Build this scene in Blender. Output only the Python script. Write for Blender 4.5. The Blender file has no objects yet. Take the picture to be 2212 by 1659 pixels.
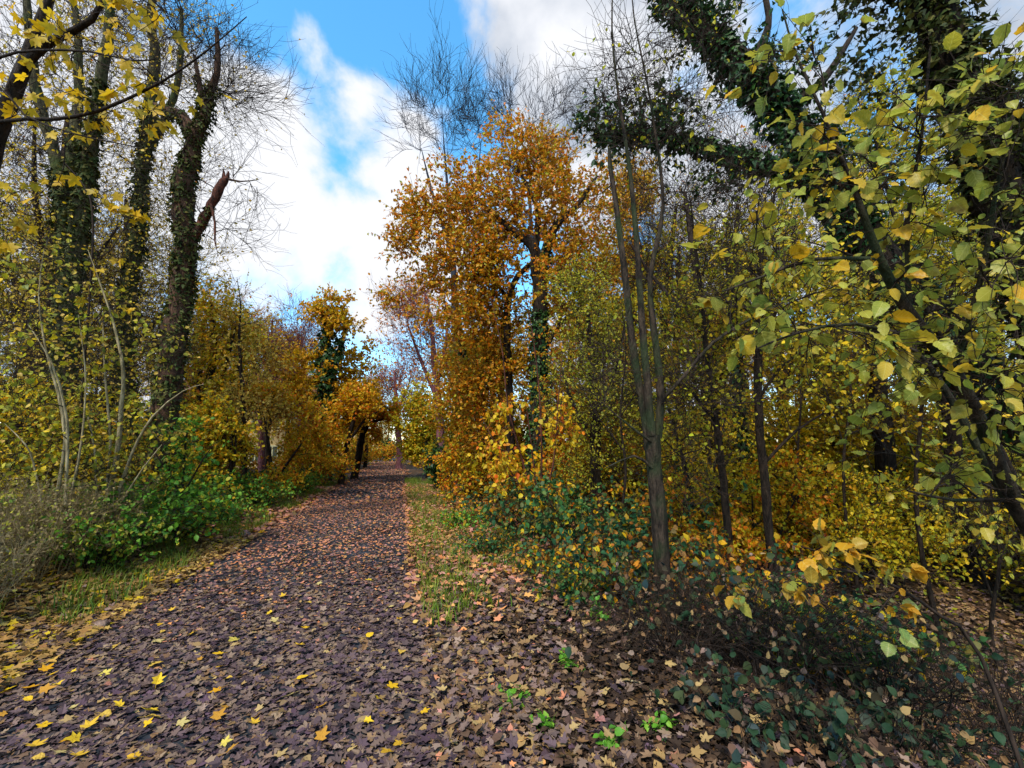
import bpy, math
import numpy as np

S = bpy.context.scene
COL = S.collection
PI = math.pi

# ---------------------------------------------------------------- camera
F, CX, CY = 961.0, 1106.0, 829.5          # focal length and centre on a 2212 px wide frame
YAW, PIT, CAMH = math.radians(13.8), math.radians(8.3), 1.6
fw = np.array([math.sin(YAW)*math.cos(PIT), math.cos(YAW)*math.cos(PIT), math.sin(PIT)])
rt = np.array([math.cos(YAW), -math.sin(YAW), 0.0])
upv = np.cross(rt, fw)
CAM = np.array([0.0, 0.0, CAMH])
cd = bpy.data.cameras.new('camera')
cam = bpy.data.objects.new('camera', cd); COL.objects.link(cam)
cam.location = CAM; cam.rotation_euler = (PI/2+PIT, 0, -YAW)
cd.sensor_width = 36; cd.lens = 36*F/2212; cd.clip_start = 0.05; cd.clip_end = 2000
S.camera = cam

def P(u, v, d):
    return CAM + d*(fw + (u-CX)/F*rt - (v-CY)/F*upv)

# ---------------------------------------------------------------- terrain
def sm(t):
    t = np.clip(t, 0, 1); return t*t*(3-2*t)
def pc(y):                                  # centre line of the path
    y = np.asarray(y, float)
    return -1.22 - 1.5*np.clip((y-25)/55, 0, 3)**2
def ground(x, y):
    x = np.asarray(x, float); y = np.asarray(y, float)
    s = x-pc(y)
    off = sm((np.abs(s)-1.7)/1.2)
    bumps = .05*np.sin(x*1.7+.6*np.sin(y*.9))*np.cos(y*1.3+.4) + .03*np.sin(x*3.9+y*2.1) + .12*np.sin(x*.31+1.2)*np.sin(y*.27)
    drop = -1.15*sm((x-1.5)/4.2)*(1-sm((y-3.2)/4.5)) - .5*sm((s-8)/10)
    rise = .16*sm((-s-1.8)/1.2) + .25*sm((-s-4)/6)
    return off*bumps + drop + rise
def XY(u, d):
    p = P(u, 970, d); return float(p[0]), float(p[1]), float(ground(p[0], p[1]))
def GP(u, v):                               # where the sight line meets level path ground
    r = P(u, v, 1)-CAM; t = -CAMH/r[2]; p = CAM+t*r
    return float(p[0]), float(p[1])

# ---------------------------------------------------------------- mesh helpers
_seed = [100]
def newrng():
    _seed[0] += 1; return np.random.default_rng(_seed[0])
def nrm(a):
    return a/np.maximum(np.linalg.norm(a, axis=-1, keepdims=True), 1e-9)

class MB:
    """collects vertices and faces (tris/quads) for one mesh object"""
    def __init__(s): s.v = []; s.f = []; s.uv = []; s.n = 0; s.mi = []
    def add(s, V, Fc, uv=None, mi=0):
        V = np.asarray(V, float).reshape(-1, 3)
        if not len(V): return
        s.v.append(V); s.f.append(np.asarray(Fc, np.int64)+s.n); s.n += len(V)
        s.uv.append(np.zeros((len(V), 2)) if uv is None else uv); s.mi.append(np.full(len(Fc), mi, np.int32))
    def build(s, name, mats, parent=None, org=None, smooth=True, label=None, uv=False):
        me = bpy.data.meshes.new(name)
        V = np.concatenate(s.v)
        if org is not None: V = V-np.asarray(org)
        me.vertices.add(len(V)); me.vertices.foreach_set('co', V.astype(np.float32).ravel())
        idx = np.concatenate([f.ravel() for f in s.f]).astype(np.int32)
        tot = np.concatenate([np.full(len(f), f.shape[1], np.int32) for f in s.f])
        st = np.concatenate([[0], np.cumsum(tot)[:-1]]).astype(np.int32)
        me.loops.add(len(idx)); me.loops.foreach_set('vertex_index', idx)
        me.polygons.add(len(tot)); me.polygons.foreach_set('loop_start', st)
        me.polygons.foreach_set('use_smooth', np.full(len(tot), smooth, bool))
        if not isinstance(mats, (list, tuple)): mats = [mats]
        for m in mats: me.materials.append(m)
        if len(mats) > 1: me.polygons.foreach_set('material_index', np.concatenate(s.mi))
        if uv:
            U = np.concatenate(s.uv)[idx]
            l = me.uv_layers.new(name='UVMap'); l.data.foreach_set('uv', U.astype(np.float32).ravel())
        me.update(calc_edges=True)
        o = bpy.data.objects.new(name, me); COL.objects.link(o)
        if parent is not None: o.parent = parent
        if label: o['label'] = label
        return o

def tubes(mb, pts, r0, r1=None, k=4, rad=None, rough=0, rng=None, mi=0):
    """pts (N,m,3) polylines -> tapered tubes"""
    pts = np.asarray(pts, float)
    if pts.ndim == 2: pts = pts[None]
    N, m, _ = pts.shape
    if N == 0: return
    if rad is None:
        t = np.linspace(0, 1, m)[None]
        rad = np.reshape(r0, (-1, 1))*(1-t) + np.reshape(r1, (-1, 1))*t
        rad = np.broadcast_to(rad, (N, m))
    T = nrm(np.gradient(pts, axis=1))
    mean = np.abs(nrm(pts[:, -1]-pts[:, 0]))
    ref = np.eye(3)[np.argmin(mean, axis=1)][:, None, :]
    A = nrm(np.cross(T, ref)); B = np.cross(T, A)
    a = np.arange(k)*2*PI/k
    rr = rad[:, :, None]
    if rough and rng is not None: rr = rr*(1+rough*(rng.random((N, m, k))-.5)*2)
    else: rr = np.broadcast_to(rr, (N, m, k))
    ring = pts[:, :, None, :] + rr[..., None]*(np.cos(a)[None, None, :, None]*A[:, :, None] + np.sin(a)[None, None, :, None]*B[:, :, None])
    V = ring.reshape(-1, 3)
    i = np.arange(N)[:, None, None]*m*k + np.arange(m-1)[None, :, None]*k
    j = np.arange(k)[None, None, :]; j2 = (j+1) % k
    Q = np.stack([i+j, i+j2, i+k+j2, i+k+j], -1).reshape(-1, 4)
    mb.add(V, Q, mi=mi)

def smooth_line(p, step=.22, noise=0, rng=None):
    """Catmull-Rom through (n,4) points (xyz + radius)"""
    p = np.asarray(p, float)
    q = np.vstack([2*p[0]-p[1], p, 2*p[-1]-p[-2]])
    out = []
    for i in range(1, len(q)-2):
        n = max(2, int(np.linalg.norm(q[i+1][:3]-q[i][:3])/step))
        t = np.linspace(0, 1, n, endpoint=False)[:, None]
        a, b, c, d = q[i-1], q[i], q[i+1], q[i+2]
        out.append(.5*(2*b+(c-a)*t+(2*a-5*b+4*c-d)*t**2+(3*b-a-3*c+d)*t**3))
    out = np.vstack(out+[q[-2][None]])
    out[:, 3] = np.maximum(out[:, 3], .002)
    if noise and rng is not None:
        out[1:, :3] += rng.normal(0, 1, (len(out)-1, 3))*noise*out[1:, 3:4]
    return out

# ---------------------------------------------------------------- leaf templates
def fan(outline, centre, z=lambda x, y: 0):
    pts = [centre]+outline
    V = np.array([(x, y, z(x, y)) for x, y in pts], float)
    n = len(outline)
    T = np.array([(0, 1+i, 1+(i+1) % n) for i in range(n)])
    return V, T, V[:, :2].copy()
def mirror(half):
    return [(x, y) for x, y in half]+[(-x, y) for x, y in half[::-1] if abs(x) > 1e-6]
DIAMOND = (np.array([(0, 0, 0), (.33, .45, .09), (0, 1, -.05), (-.33, .45, .09)], float), np.array([(0, 1, 2), (0, 2, 3)]), None)
HEX = fan(mirror([(0, 0), (.26, .22), (.34, .52), (.16, .84), (0, 1)]), (0, .5), lambda x, y: .35*abs(x)-.12*y*y)
MAPLE = fan(mirror([(0, 0), (.16, -.07), (.36, .0), (.31, .10), (.24, .19), (.40, .26), (.60, .50), (.44, .50), (.34, .56), (.20, .50), (.21, .66), (.15, .78), (.07, .86), (0, 1.02)]), (0, .30),
            lambda x, y: .22*abs(x)-.10*x*x+.06*math.sin(9*x)*y)
MAPLE2 = fan(mirror([(0, 0), (.2, -.1), (.42, .04), (.25, .2), (.52, .46), (.36, .49), (.17, .5), (.12, .75), (0, .95)]), (0, .28),
             lambda x, y: .42*x*x+.30*(y-.3)**2)
MAPLE3 = fan([(0, 0), (.2, -.04), (.40, .1), (.22, .22), (.47, .52), (.16, .50), (.10, .8), (-.02, .95), (-.15, .55), (-.45, .38), (-.25, .2), (-.33, -.02)], (0, .3),
             lambda x, y: -.35*x*x+.45*abs(x)+.15*y)
IVY = fan(mirror([(0, 0), (.24, -.06), (.42, .16), (.27, .36), (.14, .68), (0, 1)]), (0, .25), lambda x, y: -.15*x*x)
def _oval(w=.40, nseg=11, heart=.06):
    V, T, uv = [], [], []
    for i in range(nseg+1):
        t = i/nseg
        wd = w*math.sin(PI*min(1, t**.78))**.75*(1-.12*t) if 0 < t < 1 else 0
        if t > .75: wd *= (1-t)/.25*.55+.45 if t < 1 else 0
        wd *= 1+(.07 if i % 2 else -.07)
        y = t-heart*math.sin(PI*min(1, t*4))*.6
        z = -.16*t*t
        for sx in (-1, -.5, 0, .5, 1):
            x = sx*wd
            V.append((x, t if sx == 0 else y, z+.30*abs(x)*(1 if abs(sx) < 1 else .8)+.03*math.sin(i*2.1+sx*3)))
            uv.append((x, t))
    for i in range(nseg):
        for j in range(4):
            a = i*5+j; T += [(a, a+1, a+6), (a, a+6, a+5)]
    return np.array(V, float), np.array(T), np.array(uv, float)
OVAL2 = _oval(.33, 9, .03); OVAL3 = _oval(.46, 11, .09); OVAL = _oval(); OVALS = _oval(.36, 6, .03)

def put_leaves(mb, tmpl, pos, d, n, size, curl=None, mi=0):
    V, T, uv = tmpl
    N = len(pos)
    if N == 0: return
    d = nrm(d); x = nrm(np.cross(d, n)); n = np.cross(x, d)
    size = np.broadcast_to(size, (N,)).reshape(N, 1, 1)
    c = np.ones(N) if curl is None else curl
    W = pos[:, None]+size*(V[None, :, 0:1]*x[:, None]+V[None, :, 1:2]*d[:, None]+(V[None, :, 2:3]*c[:, None, None])*n[:, None])
    m = len(V)
    Fc = (T[None]+np.arange(N)[:, None, None]*m).reshape(-1, 3)
    mb.add(W.reshape(-1, 3), Fc, None if uv is None else np.tile(uv, (N, 1)), mi)

# ---------------------------------------------------------------- materials
def lin(h):
    h = h.lstrip('#'); c = [int(h[i:i+2], 16)/255 for i in (0, 2, 4)]
    return tuple(x/12.92 if x <= .04045 else ((x+.055)/1.055)**2.4 for x in c)+(1,)
def base_mat(name):
    m = bpy.data.materials.new(name); m.use_nodes = True
    nt = m.node_tree; nt.nodes.clear()
    return m, nt, nt.nodes, nt.links
def ramp(N, cols, interp='LINEAR', pos=None):
    r = N.new('ShaderNodeValToRGB'); e = r.color_ramp.elements; r.color_ramp.interpolation = interp
    while len(e) < len(cols): e.new(.5)
    for i, c in enumerate(cols):
        e[i].position = pos[i] if pos else i/max(1, len(cols)-1); e[i].color = lin(c)
    return r
def mat_leaf(name, cols, trans=.4, rough=.5, spec=.25, vein=False, spots=0):
    m, nt, N, L = base_mat(name)
    g = N.new('ShaderNodeNewGeometry')
    r = ramp(N, cols); L.new(g.outputs['Random Per Island'], r.inputs[0])
    col = r.outputs[0]
    if vein:
        uv = N.new('ShaderNodeUVMap'); sx = N.new('ShaderNodeSeparateXYZ'); L.new(uv.outputs[0], sx.inputs[0])
        ab = N.new('ShaderNodeMath'); ab.operation = 'ABSOLUTE'; L.new(sx.outputs[0], ab.inputs[0])
        k = N.new('ShaderNodeMath'); k.operation = 'MULTIPLY_ADD'; L.new(ab.outputs[0], k.inputs[0]); k.inputs[1].default_value = -.8; L.new(sx.outputs[1], k.inputs[2])
        f = N.new('ShaderNodeMath'); f.operation = 'MULTIPLY'; L.new(k.outputs[0], f.inputs[0]); f.inputs[1].default_value = 7.5
        fr = N.new('ShaderNodeMath'); fr.operation = 'PINGPONG'; L.new(f.outputs[0], fr.inputs[0]); fr.inputs[1].default_value = .5
        v1 = N.new('ShaderNodeMapRange'); L.new(fr.outputs[0], v1.inputs[0]); v1.inputs[1].default_value = 0; v1.inputs[2].default_value = .10; v1.inputs[3].default_value = 1; v1.inputs[4].default_value = 0
        v2 = N.new('ShaderNodeMapRange'); L.new(ab.outputs[0], v2.inputs[0]); v2.inputs[1].default_value = .006; v2.inputs[2].default_value = .022; v2.inputs[3].default_value = 1; v2.inputs[4].default_value = 0
        mx = N.new('ShaderNodeMath'); mx.operation = 'MAXIMUM'; L.new(v1.outputs[0], mx.inputs[0]); L.new(v2.outputs[0], mx.inputs[1])
        ml = N.new('ShaderNodeMath'); ml.operation = 'MULTIPLY'; L.new(mx.outputs[0], ml.inputs[0]); ml.inputs[1].default_value = .35
        mix = N.new('ShaderNodeMix'); mix.data_type = 'RGBA'; L.new(ml.outputs[0], mix.inputs[0]); L.new(col, mix.inputs[6]); mix.inputs[7].default_value = lin('d8d070')
        col = mix.outputs[2]
    if spots:
        tc = N.new('ShaderNodeTexCoord'); nz = N.new('ShaderNodeTexNoise'); nz.inputs['Scale'].default_value = spots; nz.inputs['Detail'].default_value = 4
        L.new(tc.outputs['Object'], nz.inputs['Vector'])
        mr = N.new('ShaderNodeMapRange'); L.new(nz.outputs[0], mr.inputs[0]); mr.inputs[1].default_value = .56; mr.inputs[2].default_value = .72; mr.inputs[3].default_value = 0; mr.inputs[4].default_value = .75
        mix = N.new('ShaderNodeMix'); mix.data_type = 'RGBA'; L.new(mr.outputs[0], mix.inputs[0]); L.new(col, mix.inputs[6]); mix.inputs[7].default_value = lin('6a4418')
        col = mix.outputs[2]
    b = N.new('ShaderNodeBsdfPrincipled'); L.new(col, b.inputs['Base Color']); b.inputs['Roughness'].default_value = rough; b.inputs['Specular IOR Level'].default_value = spec
    t = N.new('ShaderNodeBsdfTranslucent'); L.new(col, t.inputs[0])
    mx = N.new('ShaderNodeMixShader'); mx.inputs[0].default_value = trans; L.new(b.outputs[0], mx.inputs[1]); L.new(t.outputs[0], mx.inputs[2])
    o = N.new('ShaderNodeOutputMaterial'); L.new(mx.outputs[0], o.inputs[0])
    return m
def mat_bark(name, c1, c2, scale=6, bump=.6, moss=None):
    m, nt, N, L = base_mat(name)
    tc = N.new('ShaderNodeTexCoord'); mp = N.new('ShaderNodeMapping'); mp.inputs['Scale'].default_value = (1, 1, .22); L.new(tc.outputs['Object'], mp.inputs[0])
    nz = N.new('ShaderNodeTexNoise'); nz.inputs['Scale'].default_value = scale*4; nz.inputs['Detail'].default_value = 6; nz.inputs['Roughness'].default_value = .65; L.new(mp.outputs[0], nz.inputs['Vector'])
    r = ramp(N, [c1, c2], pos=[.4, .62]); L.new(nz.outputs[0], r.inputs[0]); col = r.outputs[0]
    if moss:
        n2 = N.new('ShaderNodeTexNoise'); n2.inputs['Scale'].default_value = 3; n2.inputs['Detail'].default_value = 5; L.new(tc.outputs['Object'], n2.inputs['Vector'])
        mr = N.new('ShaderNodeMapRange'); L.new(n2.outputs[0], mr.inputs[0]); mr.inputs[1].default_value = .45; mr.inputs[2].default_value = .62; mr.inputs[4].default_value = .7
        mix = N.new('ShaderNodeMix'); mix.data_type = 'RGBA'; L.new(mr.outputs[0], mix.inputs[0]); L.new(col, mix.inputs[6]); mix.inputs[7].default_value = lin(moss); col = mix.outputs[2]
    b = N.new('ShaderNodeBsdfPrincipled'); L.new(col, b.inputs['Base Color']); b.inputs['Roughness'].default_value = .9; b.inputs['Specular IOR Level'].default_value = .15
    bp = N.new('ShaderNodeBump'); bp.inputs['Strength'].default_value = min(1, bump*1.6); bp.inputs['Distance'].default_value = .045; L.new(nz.outputs[0], bp.inputs['Height']); L.new(bp.outputs[0], b.inputs['Normal'])
    o = N.new('ShaderNodeOutputMaterial'); L.new(b.outputs[0], o.inputs[0])
    return m
def mat_ground(name, cols, pos=None, scale=22, vor=16, bump=.5):
    """leaf-mould: cells of different browns with dark soil between"""
    m, nt, N, L = base_mat(name)
    tc = N.new('ShaderNodeTexCoord')
    nz = N.new('ShaderNodeTexNoise'); nz.inputs['Scale'].default_value = 5; nz.inputs['Detail'].default_value = 3; L.new(tc.outputs['Object'], nz.inputs['Vector'])
    ad = N.new('ShaderNodeVectorMath'); ad.operation = 'MULTIPLY_ADD'; L.new(nz.outputs['Color'], ad.inputs[0]); ad.inputs[1].default_value = (.25, .25, .25); L.new(tc.outputs['Object'], ad.inputs[2])
    v = N.new('ShaderNodeTexVoronoi'); v.inputs['Scale'].default_value = vor; L.new(ad.outputs[0], v.inputs['Vector'])
    sx = N.new('ShaderNodeSeparateColor'); L.new(v.outputs['Color'], sx.inputs[0])
    r = ramp(N, cols, pos=pos); L.new(sx.outputs[0], r.inputs[0])
    n2 = N.new('ShaderNodeTexNoise'); n2.inputs['Scale'].default_value = .9; n2.inputs['Detail'].default_value = 6; L.new(tc.outputs['Object'], n2.inputs['Vector'])
    r2 = ramp(N, ['777777', 'ffffff'], pos=[.3, .65]); L.new(n2.outputs[0], r2.inputs[0])
    mu = N.new('ShaderNodeMix'); mu.data_type = 'RGBA'; mu.blend_type = 'MULTIPLY'; mu.inputs[0].default_value = 1; L.new(r.outputs[0], mu.inputs[6]); L.new(r2.outputs[0], mu.inputs[7])
    b = N.new('ShaderNodeBsdfPrincipled'); L.new(mu.outputs[2], b.inputs['Base Color']); b.inputs['Roughness'].default_value = .85; b.inputs['Specular IOR Level'].default_value = .2
    bp = N.new('ShaderNodeBump'); bp.inputs['Strength'].default_value = bump; bp.inputs['Distance'].default_value = .03; L.new(v.outputs['Distance'], bp.inputs['Height']); L.new(bp.outputs[0], b.inputs['Normal'])
    o = N.new('ShaderNodeOutputMaterial'); L.new(b.outputs[0], o.inputs[0])
    return m
def mat_plain(name, c, rough=.7):
    m, nt, N, L = base_mat(name)
    nz = N.new('ShaderNodeTexNoise'); nz.inputs['Scale'].default_value = 4; nz.inputs['Detail'].default_value = 5
    r = ramp(N, [c, c]); e = r.color_ramp.elements
    e[0].position = .3; e[0].color = tuple(x*.8 for x in lin(c)[:3])+(1,); L.new(nz.outputs[0], r.inputs[0])
    b = N.new('ShaderNodeBsdfPrincipled'); L.new(r.outputs[0], b.inputs['Base Color']); b.inputs['Roughness'].default_value = rough
    o = N.new('ShaderNodeOutputMaterial'); L.new(b.outputs[0], o.inputs[0])
    return m

M = dict(
    oak=mat_leaf('oak_leaf', ['b48416', 'c49416', '968018', 'b07414', 'd09c18', '907c1c', 'c87012', 'd49012'], .45),
    orange=mat_leaf('orange_leaf', ['d06a10', 'e08a14', 'c4580e', 'e0a020', 'b87818'], .45),
    yellow=mat_leaf('yellow_leaf', ['dcb41c', 'e6c428', 'c8a41c', 'b8aa28', 'e0b414', 'a89a28'], .5),
    goldor=mat_leaf('golden_leaf', ['d8ac12', 'd0940f', 'c8b420', 'b09c18', 'e0a414', 'c48612', 'b8a41c'], .45),
    yelgreen=mat_leaf('yellow_green_leaf', ['a8b028', 'c4bc2c', '949c2a', 'd4bc24', 'b4ac2c', '88942a'], .5),
    olive=mat_leaf('olive_leaf', ['848428', '9c982c', '6c7026', 'b4a830', '667028'], .35),
    tan=mat_leaf('tan_leaf', ['c09c44', 'b08c38', 'ccb048', 'a08838', 'c49a38', 'b0a43c'], .4),
    green=mat_leaf('green_leaf', ['4c8420', '64982a', '3c6c20', '7ca430', '4a7c2c'], .35),
    bramble=mat_leaf('bramble_leaf', ['2a522c', '38622e', '24462a', '466a30', '6a5a24', '30543a'], .25, .6, .15),
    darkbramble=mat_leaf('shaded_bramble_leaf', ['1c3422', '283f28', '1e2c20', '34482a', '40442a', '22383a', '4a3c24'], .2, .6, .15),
    orbramble=mat_leaf('turning_bramble_leaf', ['1e4428', '2c5434', '3c5c2a', 'a8601c', '24482c', '20442e', '46602a', 'b8741c', '1c4030'], .25, .6, .15),
    ivy=mat_leaf('ivy_leaf', ['1c3a18', '26481c', '16301a', '34561f', '20401c', '4a5a22'], .15, .5, .25),
    ivybrown=mat_leaf('dull_ivy_leaf', ['2c3a1a', '3c461c', '4c4a20', '222e16', '5c5626', '34401c'], .15, .65, .12),
    hazel=mat_leaf('hazel_leaf', ['8c9430', '9ca038', '7c8c3c', 'a89c2c', '7c8c3c', 'c8a420', '94983c', 'd09c1a', 'aca83c', '848434'], .5, .45, .3, vein=True, spots=14),
    hazelor=mat_leaf('turning_hazel_leaf', ['c88a18', '84903c', 'b87a18', 'd09a20', '6c8844', 'c0902a'], .5, .45, .3, vein=True, spots=14),
    maple=mat_leaf('maple_leaf', ['d0a818', 'c89c18', 'b8981c', 'd8b424', 'a88c20', '9a8c24'], .5, .5, .25),
    pathyel=mat_leaf('fallen_yellow_leaf', ['e0b414', 'd8a012', 'd8c040', 'd09010', 'c8b050'], .2, .5, .3),
    litter=mat_leaf('purple_brown_fallen_leaf', ['44343a', '524246', '5e4c4c', '32282c', '6c584e', '4c3c3c', '746050', '54443e', '867058', '40343a', '2a2224', '5c4650'], .05, .8, .08),
    litterb=mat_leaf('tan_fallen_leaf', ['5c4634', '7c5c3c', '483630', '967848', '6c5036', 'a48a58', '503c36', '84684a', '6e5850', '8a7464'], .08, .8, .1),
    litterdark=mat_leaf('hollow_shade_leaf', ['2c221c', '3c2e24', '1e1814', '4a3828', '342820', '241c1a', '584430'], .05, .8, .08),  # litter browns darkened so the hollow's shade sits in the leaf colour
    litterg=mat_leaf('golden_brown_fallen_leaf', ['7c5c34', '92703c', '644a30', 'a8843e', '7a5434', 'b4964c', '54402c', '967840'], .1, .8, .1),
    litteror=mat_leaf('orange_fallen_leaf', ['bc7040', 'a8705c', 'c88448', '8c6058', 'cc9450', '7c5c5a', 'b47454', '9c6c60', 'b88074'], .08, .8, .1),
    grass=mat_leaf('grass_blade', ['4c6c1c', '667a20', '7a8424', '3e5c1c', '84782c'], .35),
    herb=mat_leaf('dead_seed_head', ['7c6c4c', '8c7a50', '6a5840', '94845c', '64543c'], .2, .8, .1),
    bark=mat_bark('dark_bark', '17120e', '382c22'),
    barkgreen=mat_bark('mossy_bark', '2c2a1c', '575038', moss='3c4a20'),
    barkgrey=mat_bark('grey_brown_bark', '1c1713', '463a2f', moss='2c3820'),
    barkbrk=mat_bark('brown_ivied_bark', '2e2018', '5a4030'),
    barkpale=mat_bark('pale_hazel_bark', '6c6044', 'a09270', 5, .3),
    barkred=mat_bark('red_brown_bark', '32201a', '6a3e30'),
    barkpink=mat_bark('pinkish_twig_bark', '5a3838', '84565a'),
    barkblue=mat_bark('cool_grey_twig_bark', '20242e', '363a44'),
    twig=mat_bark('dark_twig_bark', '1c1612', '382c24', bump=.2),
    soil=mat_ground('leaf_mould', ['1c1612', '4a3520', '2e2218', '6a4c2a', '33261a', '574026'], vor=14),
    path=mat_ground('leaf_strewn_path', ['1c2026', '2a3036', '22262c', '3a3c42', '242a30', '54443e'], vor=13),
    wall=mat_plain('cream_render', 'c8ae78'), roof=mat_plain('brown_tile', '70402c'), glass=mat_plain('window_white', 'e8e0b0', .3), pane=mat_plain('dark_glass', '50584c', .15),
    stone=mat_bark('brown_stone', '5a463c', '8c7464', 3, .8),
)

# ---------------------------------------------------------------- things
def thing(name, label, cat, loc, group=None):
    o = bpy.data.objects.new(name, None); COL.objects.link(o); o.empty_display_size = .2
    o.location = loc; o['label'] = label; o['category'] = cat
    if group: o['group'] = group
    return o
def tag(o, label, cat, group=None):
    o['label'] = label; o['category'] = cat
    if group: o['group'] = group
    return o
def copy_thing(src, loc, rotz, sc, label, group=None):
    r = src.copy(); COL.objects.link(r); r.location = loc; r.rotation_euler = (0, 0, rotz); r.scale = (sc[0], sc[0], sc[1]) if isinstance(sc, tuple) else (sc, sc, sc)
    r['label'] = label
    if group: r['group'] = group
    for ch in list(src.children):
        c = ch.copy(); COL.objects.link(c); c.parent = r
    return r

def unit(rng, n): return nrm(rng.normal(0, 1, (n, 3)))
def spawn(rng, pts, n, ln, spread, upb, m=4, tmin=.25, follow=.8, wig=.32):
    """children polylines off parents pts (N,m,3)"""
    N = len(pts); mm = pts.shape[1]
    i = np.repeat(np.arange(N), n); K = len(i)
    t = (tmin+(1-tmin)*rng.random(K))*(mm-1); a = np.minimum(t.astype(int), mm-2); f = (t-a)[:, None]
    p = pts[i, a]*(1-f)+pts[i, a+1]*f
    d = nrm(pts[i, a+1]-pts[i, a])
    dr = nrm(d*follow+unit(rng, K)*spread+np.array([0, 0, upb]))
    L = ln*(.45+.9*rng.random(K))
    out = np.zeros((K, m, 3)); out[:, 0] = p
    for s in range(1, m):
        dr = nrm(dr+unit(rng, K)*wig+np.array([0, 0, upb*.15]))
        out[:, s] = out[:, s-1]+dr*(L/(m-1))[:, None]
    return out
def leaves_on(rng, mb, tw, per, leaf):
    K = len(tw); mm = tw.shape[1]
    n = rng.poisson(per, K) if per >= 1 else (rng.random(K) < per).astype(int)
    i = np.repeat(np.arange(K), n)
    if not len(i): return
    t = (.15+.85*rng.random(len(i)))*(mm-1); a = np.minimum(t.astype(int), mm-2); f = (t-a)[:, None]
    p = tw[i, a]*(1-f)+tw[i, a+1]*f
    d0 = nrm(tw[i, a+1]-tw[i, a])
    sz = leaf['size']*(.6+.7*rng.random(len(i)))
    d = d0*.5+unit(rng, len(i))*leaf.get('rnd', .9)+np.array([0, 0, -leaf.get('droop', .4)])
    nn = unit(rng, len(i))*leaf.get('nr', .9)+np.array([0, 0, leaf.get('flat', .6)])
    if 'jit' in leaf: p = p+rng.normal(0, leaf['jit'], p.shape)
    tm = leaf['tmpl']; tm = tm if isinstance(tm, list) else [tm]
    w = rng.integers(0, len(tm), len(i))
    for k, T in enumerate(tm):
        s = w == k
        put_leaves(mb, T, p[s], d[s], nn[s], sz[s], .4+1.3*rng.random(s.sum()))

def ivy_on(rng, mb, st, dens, thick, size, t0=0, t1=1):
    n0, n1 = int(t0*(len(st)-1)), max(int(t1*(len(st)-1)), 2)
    s = st[n0:n1+1]
    seg = np.linalg.norm(np.diff(s[:, :3], axis=0), axis=1)
    area = seg*2*PI*(s[:-1, 3]+thick*.7)
    N = int(area.sum()*dens)
    i = rng.choice(len(seg), N, p=area/area.sum()); f = rng.random(N)[:, None]
    c = s[i, :3]*(1-f)+s[i+1, :3]*f; r = s[i, 3]*(1-f[:, 0])+s[i+1, 3]*f[:, 0]
    T = nrm(s[i+1, :3]-s[i, :3])
    R = unit(rng, N); R = nrm(R-T*(R*T).sum(1, keepdims=True))
    ang = np.arctan2(R[:, 1], R[:, 0]); h = c[:, 2]
    bul = .5+.5*np.sin(h*2.7+ang*2+s[0, 0]*7)*np.sin(h*1.1+ang+1.3)+.35*np.sin(h*6.1-ang*3)
    out = r*.8+thick*np.clip(bul, .05, 1.4)*(rng.random(N)**.6)
    p = c+R*out[:, None]
    d = R*.5+unit(rng, N)*.6+np.array([0, 0, -.6]); n = R+unit(rng, N)*.6+np.array([0, 0, .3])
    put_leaves(mb, IVY, p, d, n, size*(.6+.8*rng.random(N)), rng.random(N)*2)

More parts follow.
